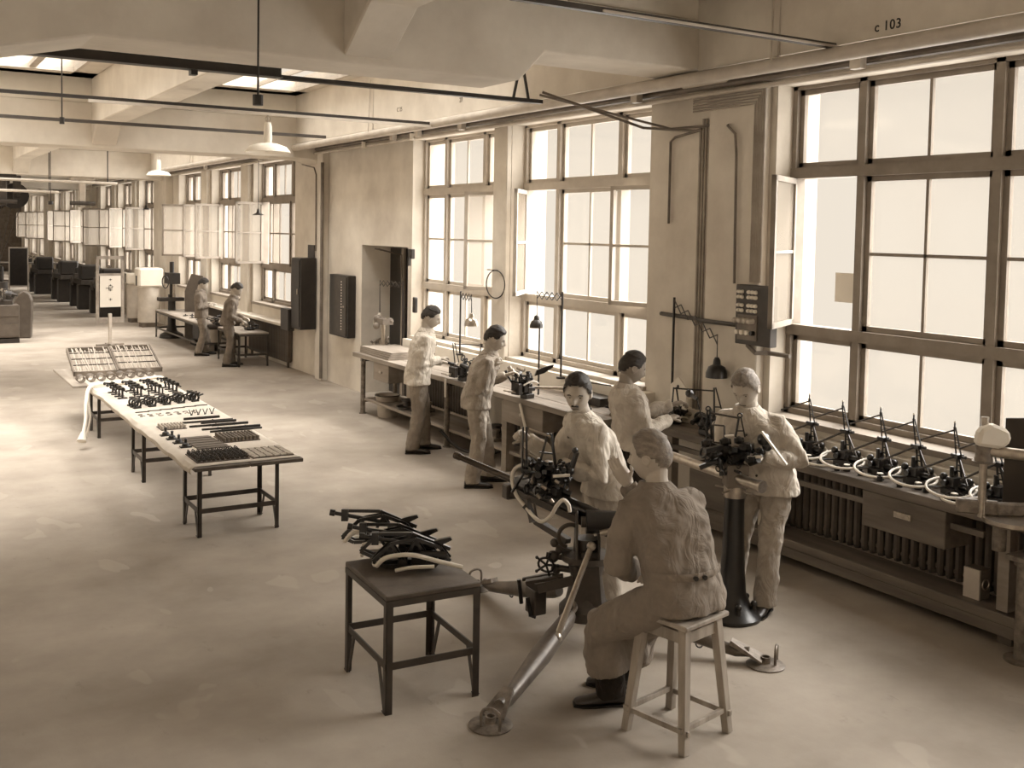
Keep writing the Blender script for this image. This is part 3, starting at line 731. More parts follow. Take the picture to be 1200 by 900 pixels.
# ------------------------------------------------------------------ heap of sights on the small table
def flat_sight(label, loc, rz, k, tilt):
    t = thing('dismounted_sight', label, 'gun sight', loc, rz, 'sights heaped on the small table')
    a = MB()
    # openwork triangular side plates
    out = [(-.22, 0), (-.12, .10), (.02, .13), (.16, .08), (.22, .0), (.05, -.02), (-.15, -.03)]
    for off in (-.035, .035):
        for p, q in zip(out, out[1:] + out[:1]): a.bar((p[0], off, p[1] + .05), (q[0], off, q[1] + .05), .014, .02)
        a.bar((-.12, off, .15), (-.05, off, .04), .012, .016).bar((.02, off, .17), (-.05, off, .04), .012, .016).bar((.02, off, .17), (.1, off, .05), .012, .016)
    a.cyl((-.05, -.06, .04), (-.05, .06, .04), .03, n=12).cyl((.12, -.06, .05), (.12, .06, .05), .035, n=12).ball((.18, 0, .06), .035, 10).box(.0, .1, -.045, .045, .03, .08)
    a.cyl((.05, -.05, .1), (.2, -.05, .09), .02, n=10)
    a.build('side_frames', M_BLACK, t)
    MB().cyl((-.30, .0, .19), (.05, .0, .13), .012, n=10).cyl((-.3, 0, .19), (-.27, 0, .185), .02, n=10).build('long_tube', M_BLACK, t, smooth=True)
    MB().box(-.23, -.19, -.02, .02, .14, .21).bar((-.2, 0, .2), (.0, .0, .20), .02, .018).bar((0, 0, .2), (.22, .0, .11), .022, .02).build('linkage', M_BLACK, t)
    MB().prism([(-.02, 0), (.05, .02), (.10, .03), (.11, .015), (.06, -.01), (0, -.02)], .03, -.015, (V(.12, 0, .15), V(1, 0, 0), V(0, 0, 1))).build('pad', M_BLACK, t)
    if k != 1:
        MB().tube(hook([(-.2, -.06, .03), (-.14, -.075, .085), (0, -.08, .10), (.16, -.08, .06), (.29, -.09, .03)], 6), .013, 8).build('cream_tube', M_RUB, t, smooth=True)
        MB().tube(hook([(-.09, -.11, .02), (.0, -.12, .04), (.13, -.12, .045)], 6), .011, 8).build('cream_tube', M_RUB, t, smooth=True)
    MB().ring((-.12, .03, .02), .1, .009, (0, 0, 1), 24, 8, .6, 3.6).build('cream_rim', M_RUB, t, smooth=True)
    t.rotation_euler = (tilt, 0, rz)
    return t
flat_sight('front dismounted sight of the heap, with two cream tubes', (2.60, 5.42, .652), -.46, 0, 0)
flat_sight('middle dismounted sight of the heap on the small table', (2.59, 5.58, .662), -.50, 1, -.08)
flat_sight('rear dismounted sight of the heap, its long tube sticking out leftwards', (2.54, 5.74, .71), -.52, 2, -.1)

# ------------------------------------------------------------------ work on the long display board
ZB = .636
gA = 'black cranked arms in rows on the white sheet'
def crank(label, loc, rz):
    t = thing('cranked_arm', label, 'machine part', loc, rz, gA)
    MB().box(-.05, .05, -.02, .02, 0, .015).cyl((0, 0, .01), (0, 0, .11), .012, n=8).cyl((0, -.035, .11), (0, .035, .11), .022, n=12).bar((0, 0, .11), (-.09, .0, .12), .02, .018).ball((-.09, 0, .115), .02, 8).bar((0, 0, .1), (.05, 0, .075), .018, .014).build('arm', M_BLACK, t, smooth=True)
    return t
base = None; n_ = 0
ords = ['front', 'second', 'third', 'rear']
for c in range(4):
    for r_ in range(4):
        x = 2.30 + c * .21 + r_ * .006; y = 12.85 - r_ * .16 + c * .05
        l = 'black cranked arm, %s in the %s row from the left sheet edge' % (['farthest', 'second farthest', 'second nearest', 'nearest'][r_], ['first', 'second', 'third', 'last'][c])
        if base is None: base = crank(l, (x, y, ZB), .1)
        else: dup(base, (x, y, ZB), .1 + .05 * random.uniform(-1, 1), l)
def clamp_part(label, loc, rz):
    t = thing('clamp_bracket', label, 'machine part', loc, rz, 'black clamp brackets in a line')
    MB().ring((0, 0, .045), .035, .012, (0, 1, 0), 16, 8).box(-.05, .03, -.02, .02, 0, .02).box(-.02, .02, -.03, .03, .07, .10).build('ring_body', M_BLACK, t, smooth=True)
    MB().cyl((.02, 0, .06), (.09, 0, .075), .01, n=8).build('pin', M_BLACK, t)
    return t
cb = None
for c in range(5):
    for r_ in range(3):
        x = 2.32 + c * .165 + .01 * r_; y = 11.85 - r_ * .10 + c * .05
        l = 'black clamp bracket, %s of three in the %s cluster from the floor side' % (['far', 'middle', 'near'][r_], ['first', 'second', 'third', 'fourth', 'fifth'][c])
        if cb is None: cb = clamp_part(l, (x, y, ZB), .3)
        else: dup(cb, (x, y, ZB), .3, l)
for c in range(4):
    t = thing('upright_pin', 'black upright pin on a flat foot, %s from the left behind the clamp brackets' % ords[c].replace('front', 'first').replace('rear', 'last'), 'machine part', (2.42 + c * .16, 12.22 + .04 * c, ZB), 0, 'black upright pins')
    MB().box(-.03, .05, -.012, .012, 0, .012).cyl((0, 0, .01), (0, 0, .10), .009, n=8).build('pin', M_BLACK, t)
# flat dark strips
for i in range(6):
    o = MB().box(-.07, .07, -.008, .008, 0, .01).build('flat_strip', M_STEELB); o.location = (2.33 + .13 * i, 11.38 + .035 * i, ZB)
    tag(o, 'small flat dark strip on the white sheet, %s from the floor side' % ['first', 'second', 'third', 'fourth', 'fifth', 'sixth'][i], 'strip', 'flat strips in a line on the sheet')
for i in range(14):
    o = MB().ring((0, 0, .004), .025, .004, (0, 0, 1), 12, 5, 0, 4.5).build('wire_clip', M_PIPEG); o.location = (2.28 + .09 * (i % 7), 11.12 + .1 * (i // 7), ZB); o.rotation_euler = (0, 0, i)
    tag(o, 'small bent wire clip, %s from the left in the %s scattered row behind the rods' % (['first', 'second', 'third', 'fourth', 'fifth', 'sixth', 'last'][i % 7], ['near', 'far'][i // 7]), 'clip', 'wire clips scattered on the sheet')
for i in range(4):
    o = MB().bar((-.025, 0, .06), (0, 0, 0), .008, .008).bar((.025, 0, .06), (0, 0, 0), .008, .008).cyl((0, 0, 0), (0, 0, .01), .012, n=8).build('forked_pin', M_BLACK); o.location = (2.74 + .07 * i, 11.0, ZB + .0)
    tag(o, 'small dark V shaped pin, %s from the left at the board edge' % ['first', 'second', 'third', 'fourth'][i], 'pin', 'V shaped pins')
# rods
rods = [(2.60, 10.75, .36), (2.52, 10.55, .52), (2.70, 10.47, .35), (2.55, 10.32, .42), (2.76, 10.30, .36), (2.62, 10.12, .25), (2.80, 10.10, .38), (2.66, 9.98, .5)]
for i, (x, y, l_) in enumerate(rods):
    m_ = MB().cyl((0, 0, .012), (l_, 0, .012), .010 if i % 2 else .014, n=8).cyl((l_ * .6, 0, .012), (l_ * .62, 0, .012), .017, n=8)
    o = m_.build('turned_rod', M_BLACK, smooth=True); o.location = (x, y, ZB)
    tag(o, '%s dark turned rod lying across the white sheet, counted from the far one' % ['first', 'second', 'third', 'fourth', 'fifth', 'sixth', 'seventh', 'eighth'][i], 'rod', 'dark turned rods')
# grid of little cylinders on a tray
def tray(name, label, x0, x1, y0, y1, nx, ny, fn, m, parts_name, group=None):
    t = thing(name, label, 'tray', ((x0 + x1) / 2, (y0 + y1) / 2, ZB))
    MB().box(x0, x1, y0, y1, ZB, ZB + .008).build('backing', M_BOARD, t, world=True)
    me = None; k = 0
    for j in range(ny):
        for i in range(nx):
            if me is None: o = fn().build(parts_name, m, t); me = o.data
            else: o = bpy.data.objects.new(parts_name, me); COL.objects.link(o); o.parent = t
            o.location = (x0 + (i + .5) * (x1 - x0) / nx - (x0 + x1) / 2 + random.uniform(-.003, .003), y0 + (j + .5) * (y1 - y0) / ny - (y0 + y1) / 2, .008)
            o.rotation_euler = (0, 0, random.uniform(-.3, .3))
    return t
tray('tray_of_bushes', 'tray of pale upright bushes behind the last planks of the near display board', 2.64, 2.98, 9.45, 9.78, 10, 7, lambda: MB().cyl((0, 0, 0), (0, 0, .035), .013, n=8), M_RUST, 'bush')
tray('tray_of_small_bushes', 'small group of pale upright bushes left of the dark rods', 2.28, 2.52, 10.28, 10.5, 8, 4, lambda: MB().cyl((0, 0, 0), (0, 0, .03), .011, n=8), M_PIPE, 'bush')
tray('tray_of_levers', 'dense tray of small curved dark levers at the near left end of the board', 2.22, 2.66, 8.72, 9.12, 11, 9, lambda: MB().ring((0, 0, .02), .016, .0045, (1, .3, 0), 8, 5, 0, 4.2).box(-.012, .012, -.005, .005, 0, .02), M_STEELB, 'lever')
tray('tray_of_springs', 'flat panel of small pale pieces with dark bars at the near right end', 2.68, 3.04, 8.70, 9.1, 6, 9, lambda: MB().box(-.024, .024, -.012, .012, 0, .01), M_PIPE, 'small_piece')
t = thing('blade_pack', 'pack of thin grey metal blades lying side by side on the board', 'pack', (2.45, 9.5, ZB))
for i in range(11): MB().box(2.33 + .004 * i, 2.60 + .004 * i, 9.82 - i * .052, 9.82 - i * .052 - .045, ZB, ZB + .012 + .003 * (i % 2)).build('blade', M_IRONG, t, world=True)
for i in range(3):
    MB().box(2.72, 3.03, 8.82 + .13 * i, 8.835 + .13 * i, ZB + .019, ZB + .026)
for i in range(4):
    t = thing('black_knob', 'black domed knob on a square base, %s from the near end of its row' % ['fourth', 'third', 'second', 'first'][i], 'knob', (2.26 + .012 * i, 10.02 - .2 * i, ZB), 0, 'black domed knobs')
    MB().box(-.05, .05, -.035, .035, 0, .014).build('base', M_BLACK, t, bevel=.004); MB().lathe([(.035, .012), (.028, .035), (.012, .045), (.012, .07), (.016, .075), (0, .085)], 14).build('dome', M_BLACK, t, smooth=True)
# wire racks with thin wires, far end
for k, (x, l) in enumerate(((2.10, 'left shallow wire rack of pale rods tilted on the far end of the board'), (2.66, 'right shallow wire rack of pale rods tilted on the far end of the board'))):
    t = thing('wire_rack', l, 'rack', (x, 14.25 + .08 * k, ZB + .03)); t.rotation_euler = (.2, 0, -.05)
    MB().box(-.02, .52, -.02, 0, 0, .06).box(-.02, .52, .98, 1.0, 0, .06).box(-.02, 0, -.02, 1.0, 0, .06).box(.5, .52, -.02, 1.0, 0, .06).build('frame', M_PIPEG, t)
    me = None
    for i in range(26):
        if me is None: o = MB().cyl((0, 0, 0), (0, .94, .0), .006, n=5).build('wire', M_PIPE, t); me = o.data
        else: o = bpy.data.objects.new('wire', me); COL.objects.link(o); o.parent = t
        o.location = (.02 + .0185 * i, .02, .03 + random.uniform(-.02, .03)); o.rotation_euler = (random.uniform(-.03, .03), 0, random.uniform(-.08, .08))
    for j in (0, 1, 2):
        MB().box(0, .5, .25 + .25 * j, .262 + .25 * j, .05, .062).build('cross_strip', M_STEELB, t)
for i in range(8):
    o = MB()
    for j in range(7): o.ring((0, .028 * j, .045), .045 - .002 * (j % 2), .0035, (0, 1, .2), 14, 5)
    o = o.build('wire_coil', M_PIPEG, smooth=True); o.location = (2.10 + .125 * i, 13.75 + .04 * i, ZB + .004)
    tag(o, 'pale coil of thin wire, %s from the left in the row before the wire racks' % ['first', 'second', 'third', 'fourth', 'fifth', 'sixth', 'seventh', 'eighth'][i], 'coil', 'coils of wire before the racks')
# end of board below rack
MB().box(1.98, 2.22, 13.6, 15.3, .604, .63).build('plank', M_WOOD, bd, world=True)
# the pale hose draped across
hz = MB().tube(hook([(3.06, 13.3, .66), (2.95, 13.5, .70), (2.6, 13.45, .665), (2.35, 13.4, .67), (2.13, 13.3, .66), (2.06, 13.15, .52), (2.03, 13.0, .33), (1.99, 12.9, .19)], 8), .022, 10).build('draped_hose', M_RUB, smooth=True)
tag(hz, 'thick pale hose draped over the board and hanging to a flared nozzle', 'hose')
MB().tube([(1.99, 12.9, .19), (1.96, 12.84, .10)], .03, 10, rs=[.03, .055]).build('nozzle', M_RUB, hz, smooth=True)
hz = MB().tube(hook([(2.6, 13.53, .655), (2.3, 13.5, .66), (2.15, 13.4, .655), (2.11, 13.3, .5), (2.12, 13.25, .3), (2.08, 13.3, .06)], 8), .012, 8).build('draped_hose', M_RUB, smooth=True)
tag(hz, 'thinner pale hose hanging beside the thick one at the board edge', 'hose')

# ------------------------------------------------------------------ stool
t = thing('stool', 'worn wooden four-legged stool under the seated man in the work coat', 'stool', (3.545, 4.165, 0))
TP = [(3.30, 4.365), (3.43, 3.99), (3.80, 4.06), (3.70, 4.43)]
FT = [(3.385, 4.344), (3.37, 4.005), (3.70, 3.98), (3.73, 4.32)]
cx, cy = 3.545, 4.165
ang = math.atan2(-.36, .10) + PI / 2
def sq(s_, z, rot): return [V(cx + s_ * math.cos(rot + PI / 4 + k * PI / 2), cy + s_ * math.sin(rot + PI / 4 + k * PI / 2), z) for k in range(4)]
rot = .22
st = sq(.258, .62, rot); st2 = sq(.258, .645, rot)
MB().loft([st, st2]).build('seat', M_WOODV, t, world=True, bevel=.005)
tp = sq(.185, .62, rot); bt_ = sq(.265, .0, rot)
for k in range(4): MB().bar(bt_[k], tp[k], .042, .042, (math.cos(rot), math.sin(rot), 0), .05, .05).build('leg', M_WOODV, t, world=True, bevel=.003)
for k in range(4):
    a = tp[k].lerp(bt_[k], .05); b = tp[(k + 1) % 4].lerp(bt_[(k + 1) % 4], .05)
    MB().bar(a + V(0, 0, -.025), b + V(0, 0, -.025), .02, .06).build('apron', M_WOODV, t, world=True, bevel=.002)
    a = tp[k].lerp(bt_[k], .80 + .02 * (k % 2)); b = tp[(k + 1) % 4].lerp(bt_[(k + 1) % 4], .80 + .02 * (k % 2))
    d_ = (b - a).normalized() * .035
    MB().bar(a - d_, b + d_, .022, .028).build('rung', M_WOODV, t, world=True, bevel=.002)

# ------------------------------------------------------------------ light gun on its tripod
HX, HY = 3.83, 5.42
g = thing('tripod_gun', 'light gun with long thin barrel on a low three-legged mount, beside the seated man', 'gun', (HX, HY, 0))
def B(mb, name, m, parent=None, **k): return mb.build(name, m, parent or g, world=True, **k)
mz = V(3.50, 6.60, .995); hb = V(HX, HY, .825); dr = (hb - mz).normalized()
side = dr.cross(V(0, 0, 1)).normalized(); upv = side.cross(dr).normalized()
L = (hb - mz).length
def gp(s_, a=0, b=0): return mz + dr * s_ + side * a + upv * b
B(MB().tube([gp(0), gp(.05), gp(.06), gp(.60), gp(.62)], .02, 14, rs=[.027, .026, .021, .024, .028]), 'barrel', mat('blued_barrel', .07, .22, metal=.6), smooth=True)
B(MB().tube([gp(-.004), gp(.01)], .012, 10), 'muzzle_bore', M_BLACK)
B(MB().tube([gp(.60), gp(.62), gp(1.95), gp(1.97)], .04, 14, rs=[.03, .045, .045, .035]), 'jacket', M_BLACK, smooth=True)
B(MB().tube([gp(.95, -.05, -.075), gp(1.55, -.05, -.085)], .017, 10), 'recoil_tube', M_BRIGHT, smooth=True)
B(MB().bar(gp(.62, 0, -.06), gp(1.9, 0, -.07), .07, .05), 'cradle', M_OLIVE, bevel=.005)
B(MB().box(-.11, .11, -.04, .04, -.05, .05).xf(Matrix.Translation(gp(.58, -.06, -.08))), 'front_block', M_OLIVE, bevel=.01)
B(MB().cyl(gp(.54, -.13, -.08), gp(.62, .02, -.08), .032, n=14), 'front_roller', M_OLIVE, smooth=True)
B(MB().bar(gp(.6, -.06, -.1), gp(.78, -.05, -.23), .03, .05).bar(gp(.78, -.05, -.23), gp(1.1, -.02, -.25), .05, .04), 'lower_arm', M_OLIVE, bevel=.004)
# drum (trunnion)
dc = V(*(3.863, 5.249, 0.797))
B(MB().cyl(dc + V(-.115, .07, 0), dc + V(.10, -.06, .0), .072, n=24), 'trunnion_drum', M_BLACK, smooth=True)
B(MB().cyl(dc + V(-.14, .085, 0), dc + V(-.11, .067, 0), .035, n=14), 'trunnion_cap', M_OLIVE, smooth=True)
B(MB().cyl(dc + V(.09, -.055, 0), dc + V(.12, -.07, 0), .03, n=14), 'trunnion_cap', M_OLIVE, smooth=True)
B(MB().cyl((3.779, 5.211, 0.748), (3.860, 5.154, 0.774), .02, n=12).cyl((3.860, 5.154, 0.774), (3.919, 5.112, 0.782), .013, n=10), 'firing_grip', M_BRIGHT, smooth=True)
# carriage body
B(MB().lathe([(.17, .16), (.17, .22), (.13, .26), (.10, .42), (.12, .50), (.16, .52), (.16, .56), (.09, .58), (.08, .66)], 24, (HX, HY, 0)), 'pivot_column', M_OLIVE, smooth=True)
for sx in (-1, 1):
    O_ = V(HX, HY, .56) + V(.85, -.52, 0) * (.07 * sx)
    B(MB().prism([(-.16, 0), (.14, 0), (.12, .12), (.05, .28), (-.05, .28), (-.10, .18)], .014, -.007, (O_, V(-.52, -.85, 0) * -1, V(0, 0, 1))), 'cheek_plate', M_OLIVE, bevel=.003)
B(MB().prism([(-.10, 0), (.10, -.02), (.06, .40), (-.04, .40)], .02, 0, (V(HX, HY, .2) + V(-.05, -.09, 0), V(.85, -.52, 0), V(.0, .0, 1))), 'front_plate', M_OLIVE, bevel=.003)
B(MB().ring((3.730, 5.466, 0.673), .075, .014, (.4, .9, .1), 24, 8, 1.4, 4.9), 'elevating_arc', M_OLIVE, smooth=True)
B(MB().bar((3.672, 5.532, 0.597), (3.779, 5.456, 0.558), .03, .03).ball((3.662, 5.539, 0.619), .03, 10).ball((3.685, 5.522, 0.570), .025, 10), 'arc_bracket', M_OLIVE, smooth=True)
# gear and handwheel
wc = V(*(3.604, 5.543, 0.483))
hw = B(MB().ring(wc, .052, .008, (.7, .6, .3), 18, 6), 'handwheel', M_BLACK, smooth=True)
q = MB()
for k in range(5):
    a = k * PI * 2 / 5; d_ = (V(.52, -.45, 0).normalized() * math.cos(a) + V(0, 0, 1) * math.sin(a)); q.cyl(wc, wc + d_ * .072, .008, n=6).ball(wc + d_ * .075, .012, 8)
B(q, 'wheel_spokes', M_BLACK, hw)
B(MB().ball((3.655, 5.544, 0.530), .04, 12).cyl((3.619, 5.569, 0.540), (3.744, 5.481, 0.518), .018, n=10).cyl((3.647, 5.549, 0.463), (3.763, 5.467, 0.447), .022, n=10).ball((3.674, 5.530, 0.443), .028, 10), 'gearbox', M_OLIVE, smooth=True)
# levelling platform on the left
pa_ = V(*(3.567, 5.728, 0.334)); pb_ = V(*(3.729, 5.552, 0.383))
B(MB().bar((3.488, 5.600, 0.374), (3.682, 5.463, 0.422), .06, .02).bar((3.576, 5.783, 0.322), (3.771, 5.645, 0.378), .03, .02).bar((3.524, 5.514, 0.350), (3.707, 5.384, 0.414), .02, .06).bar((3.524, 5.636, 0.357), (3.587, 5.592, 0.311), .03, .04), 'tray_frame', M_OLIVE, bevel=.003)
B(MB().box(-.045, .045, -.06, .06, -.10, .06).xf(Matrix.Translation((3.597, 5.646, 0.242))), 'leg_socket', M_OLIVE, bevel=.006)
B(MB().cyl((3.531, 5.754, 0.338), (3.547, 5.742, 0.181), .014, n=8).cyl((3.525, 5.635, 0.257), (3.545, 5.621, 0.136), .014, n=8).cyl((3.536, 5.628, 0.146), (3.572, 5.602, 0.132), .014, n=8), 'lock_lever', M_BLACK)
# legs with plate feet
def gun_leg(foot, inner, rr, idx, hdir):
    f = V(*foot); i_ = V(*inner); d_ = (f - i_).normalized()
    lg = B(MB().tube([i_, i_ + d_ * .06, i_.lerp(f, .45), i_.lerp(f, .9), f + V(0, 0, .03)], .05, 14, rs=[.035, .05, rr, rr * .62, .03]), 'tripod_leg', mat('leg_paint', .13, .4, metal=.2, var=.3, vscale=10, spec=.5), smooth=True)
    c = f + d_ * .10; c.z = .012
    B(MB().lathe([(.02, 0), (.115, 0), (.118, .008), (.10, .016), (.03, .02), (.03, .055), (.022, .055), (.02, .02)], 26, (c.x, c.y, 0)), 'foot_plate', M_RUST, lg, smooth=True)
    s_ = V(-d_.y, d_.x, 0).normalized()
    B(MB().bar(f + d_ * -.12 + V(0, 0, .05), f + d_ * .08 + V(0, 0, .015), .06, .03, wd2=.14, ht2=.01), 'foot_web', M_RUST, lg)
    o_ = c + d_ * .06 + s_ * hdir * .03
    B(MB().tube(hook([o_ + s_ * -.05, o_ + s_ * -.055 + V(0, 0, .08), o_ + s_ * -.03 + V(0, 0, .115), o_ + s_ * .03 + V(0, 0, .115), o_ + s_ * .055 + V(0, 0, .08), o_ + s_ * .05], 5), .009, 8), 'foot_handle', M_RUST, lg, smooth=True)
    B(MB().ring(i_.lerp(f, .62) + V(0, 0, -.045), .02, .005, s_, 12, 6), 'eyelet', M_BLACK, lg)
    return lg
gun_leg((2.80, 4.74, .04), (3.62, 5.28, .24), .062, 0, 1)
gun_leg((4.50, 4.63, .04), (3.98, 5.25, .24), .05, 1, 1)
gun_leg((3.70, 6.50, .04), (3.80, 5.68, .24), .058, 2, -1)
B(MB().cyl((3.737, 5.241, 0.666), V(3.40, 5.10, .20), .017, .02, 12).ball((3.737, 5.241, 0.666), .03, 10).ball((3.40, 5.10, .2), .035, 10), 'strut', M_BRIGHT, smooth=True)
B(MB().tube(hook([(3.692, 5.395, 0.304), (3.695, 5.332, 0.258), (3.633, 5.314, 0.221)], 5), .012, 8), 'hook', M_RUST, smooth=True)
# hoses
B(MB().tube(hook([(3.682, 5.831, 1.037), (3.610, 5.845, 1.064), (3.549, 5.863, 1.038), (3.537, 5.872, 0.964), (3.535, 5.812, 0.881), (3.560, 5.733, 0.817), (3.553, 5.616, 0.780), (3.577, 5.562, 0.762), (3.604, 5.506, 0.805), (3.616, 5.449, 0.888), (3.646, 5.427, 0.922), (3.673, 5.409, 0.896), (3.682, 5.402, 0.848)], 6), .0125, 10), 'cream_hose', M_RUB, smooth=True)
B(MB().tube(hook([(3.799, 5.381, 0.822), (3.790, 5.301, 0.778), (3.787, 5.267, 0.717)], 6), .011, 8), 'cream_hose', M_RUB, smooth=True)
B(MB().cyl((3.551, 5.740, 0.828), (3.574, 5.723, 0.801), .02, n=10), 'hose_clip', M_BLACK)
# ring sight mechanism on top of the gun
q = MB()
random.seed(3)
for (px_, r_) in (((3.628, 5.685, 1.094), .045), ((3.687, 5.643, 1.069), .05), ((3.726, 5.554, 1.094), .04), ((3.692, 5.579, 1.026), .055), ((3.657, 5.665, 1.000), .045), ((3.750, 5.538, 1.017), .035), ((3.612, 5.758, 0.952), .04), ((3.644, 5.674, 0.927), .04), ((3.684, 5.584, 0.959), .045)):
    q.ball(px_, r_ * .75, 8); p_ = V(*px_); a = random.uniform(0, 3)
    q.cyl(p_ - V(math.cos(a), math.sin(a), .2) * r_, p_ + V(math.cos(a), math.sin(a), .2) * r_, r_ * .45, n=10)
    q.box(-.6 * r_, .6 * r_, -.6 * r_, .6 * r_, -.5 * r_, .5 * r_).xf(Matrix.Identity(4)) if 0 else q.cyl(p_ + V(0, 0, -r_), p_ + V(0, 0, r_), r_ * .3, n=8)
for i in range(34):
    cx_, cy_, cz_ = random.uniform(-.15, .13), random.uniform(-.05, .08), random.uniform(-.13, .10) ; p_ = V(*(3.664, 5.636, 1.017)) + V(.85, -.52, 0) * cx_ + V(.52, .85, 0) * cy_ + V(0, 0, cz_ - cx_ * .25)
    a = random.uniform(0, PI); d_ = V(math.cos(a), math.sin(a), random.uniform(-.5, .5)).normalized(); r_ = random.uniform(.012, .026)
    if i % 3 == 0: q.cyl(p_ - d_ * r_ * 2, p_ + d_ * r_ * 2, r_, n=10)
    elif i % 3 == 1: q.bar(p_ - d_ * r_ * 2.4, p_ + d_ * r_ * 2.4, r_ * 1.2, r_)
    else: q.ring(p_, r_ * 1.2, r_ * .3, d_, 12, 6)
B(q, 'sight_mechanism', M_BLACK, smooth=True)
q = MB()
for (a_, b_) in (((3.602, 5.704, 1.032), (3.563, 5.670, 0.987)), ((3.656, 5.543, 1.021), (3.678, 5.527, 1.005)), ((3.585, 5.593, 0.985), (3.612, 5.574, 0.964)), ((3.591, 5.650, 0.916), (3.609, 5.637, 0.889)), ((3.635, 5.557, 0.899), (3.649, 5.548, 0.878))):
    B(MB().cyl(a_, b_, .012, n=10), 'bright_screw', M_BRIGHT, smooth=True)
q.bar((3.512, 5.828, 0.897), (3.618, 5.815, 1.052), .014, .014).bar((3.591, 5.834, 1.028), (3.665, 5.659, 1.034), .02, .02)
B(q, 'brace_link', M_BLACK)
B(MB().bar((3.568, 5.727, 0.868), (3.571, 5.664, 0.732), .03, .03).bar((3.605, 5.702, 0.842), (3.620, 5.691, 0.753), .012, .012), 'bracket_arm', M_OLIVE)
q = MB()
for (a, b, w_) in (((3.611, 5.697, 1.010), (3.670, 5.656, 1.301), .014), ((3.719, 5.621, 1.042), (3.688, 5.643, 1.302), .014), ((3.538, 5.749, 1.051), (3.538, 5.748, 1.341), .010), ((3.561, 5.733, 1.052), (3.557, 5.736, 1.342), .010), ((3.627, 5.686, 1.177), (3.712, 5.626, 1.170), .01), ((3.538, 5.749, 1.062), (3.629, 5.684, 1.033), .014)):
    q.bar(a, b, w_, w_)
B(q, 'sight_mast', M_BLACK)
B(MB().cyl((3.570, 5.726, 1.325), (3.688, 5.643, 1.280), .009, n=8), 'parallel_rod', M_BRIGHT, smooth=True)
B(MB().cyl((3.568, 5.727, 1.164), (3.637, 5.679, 1.117), .008, n=8), 'parallel_rod', M_BRIGHT, smooth=True)
B(MB().cyl((3.771, 5.523, 1.096), (3.796, 5.505, 1.196), .018, n=10).ball((3.787, 5.512, 1.207), .022, 10).ball((3.762, 5.529, 1.073), .03, 10), 'eyepiece', M_BLACK, smooth=True)
B(MB().bar((3.635, 5.533, 1.053), (3.724, 5.471, 1.062), .016, .016), 'white_bar', M_RUB)
B(MB().cyl((3.747, 5.540, 0.945), (3.786, 5.513, 1.019), .03, n=12), 'white_cup', M_WHITE, smooth=True) if 0 else None

# ------------------------------------------------------------------ pedestal with second sight
p_ = thing('test_pedestal', 'dark conical iron pedestal with a gun cradle on top, in front of the blond man', 'pedestal', (4.94, 5.27, 0))
MB().lathe([(.20, 0), (.205, .025), (.19, .04), (.13, .09), (.095, .18), (.075, .45), (.066, .80), (.07, .84)], 32).build('column', M_BLACK, p_, smooth=True)
for k in range(6):
    a = k * PI / 3 + .1; MB().cyl((.15 * math.cos(a), .15 * math.sin(a), .03), (.15 * math.cos(a), .15 * math.sin(a), .10), .016, n=10).ball((.15 * math.cos(a), .15 * math.sin(a), .115), .022, 10).build('bolt', M_STEEL, p_, smooth=True)
MB().cyl((0, 0, .83), (0, 0, .92), .075, n=24).build('collar', M_BRIGHT, p_, smooth=True)
q = MB()
for a in (.3, 1.9, 3.4, 4.8): q.cyl((.07 * math.cos(a), .07 * math.sin(a), .88), (.15 * math.cos(a), .15 * math.sin(a), .88), .006, n=6)
q.build('clamp_screws', M_BRIGHT, p_)
MB().box(-.075, .075, -.075, .075, .90, 1.06).xf(Matrix.Rotation(-.5, 4, 'Z')).build('cradle_block', mat('block_grey', .16, .6), p_, bevel=.008)
MB().cyl((-.03, .06, .97), (-.035, .95, 1.0), .034, n=18).build('barrel_tube', M_BRIGHT, p_, smooth=True)
MB().cyl((-.02, -.05, .965), (-.01, -.27, .955), .036, n=18).cyl((-.01, -.24, .955), (-.009, -.27, .955), .042, n=18).build('barrel_end', M_BRIGHT, p_, smooth=True)
q = thing('ring_sight', 'black ring sight with two open masts clamped on the test pedestal', 'gun sight', (4.94, 5.27, 1.06))
a = MB()
for (P_, r_) in (((4.880, 5.326, 1.140), .05), ((4.938, 5.272, 1.133), .05), ((4.848, 5.356, 1.067), .035), ((4.991, 5.222, 1.167), .045), ((4.887, 5.320, 1.199), .035), ((5.053, 5.164, 1.143), .035), ((4.953, 5.258, 1.216), .03), ((4.796, 5.405, 1.180), .035), ((4.923, 5.286, 1.073), .04)):
    p3 = V(*P_); a.ball(p3, r_, 8).cyl(p3 - V(.7, -.4, .1) * r_ * 1.3, p3 + V(.7, -.4, .1) * r_ * 1.3, r_ * .6, n=10)
random.seed(9)
for i in range(40):
    cx_ = random.uniform(-.17, .19); p3 = V(*(4.893, 5.273, 1.125)) + V(.85, -.52, 0) * cx_ + V(.52, .85, 0) * random.uniform(-.08, .07) + V(0, 0, random.uniform(-.13, .08) * (1 - abs(cx_) * 2.5))
    an_ = random.uniform(0, PI); d_ = V(math.cos(an_), math.sin(an_), random.uniform(-.5, .5)).normalized(); r_ = random.uniform(.014, .034)
    if i % 3 == 0: a.cyl(p3 - d_ * r_ * 2, p3 + d_ * r_ * 2, r_, n=10)
    elif i % 3 == 1: a.bar(p3 - d_ * r_ * 2.4, p3 + d_ * r_ * 2.4, r_ * 1.2, r_)
    else: a.ring(p3, r_ * 1.2, r_ * .3, d_, 12, 6)
a.build('housing', M_BLACK, q, world=True, smooth=True)
a = MB()
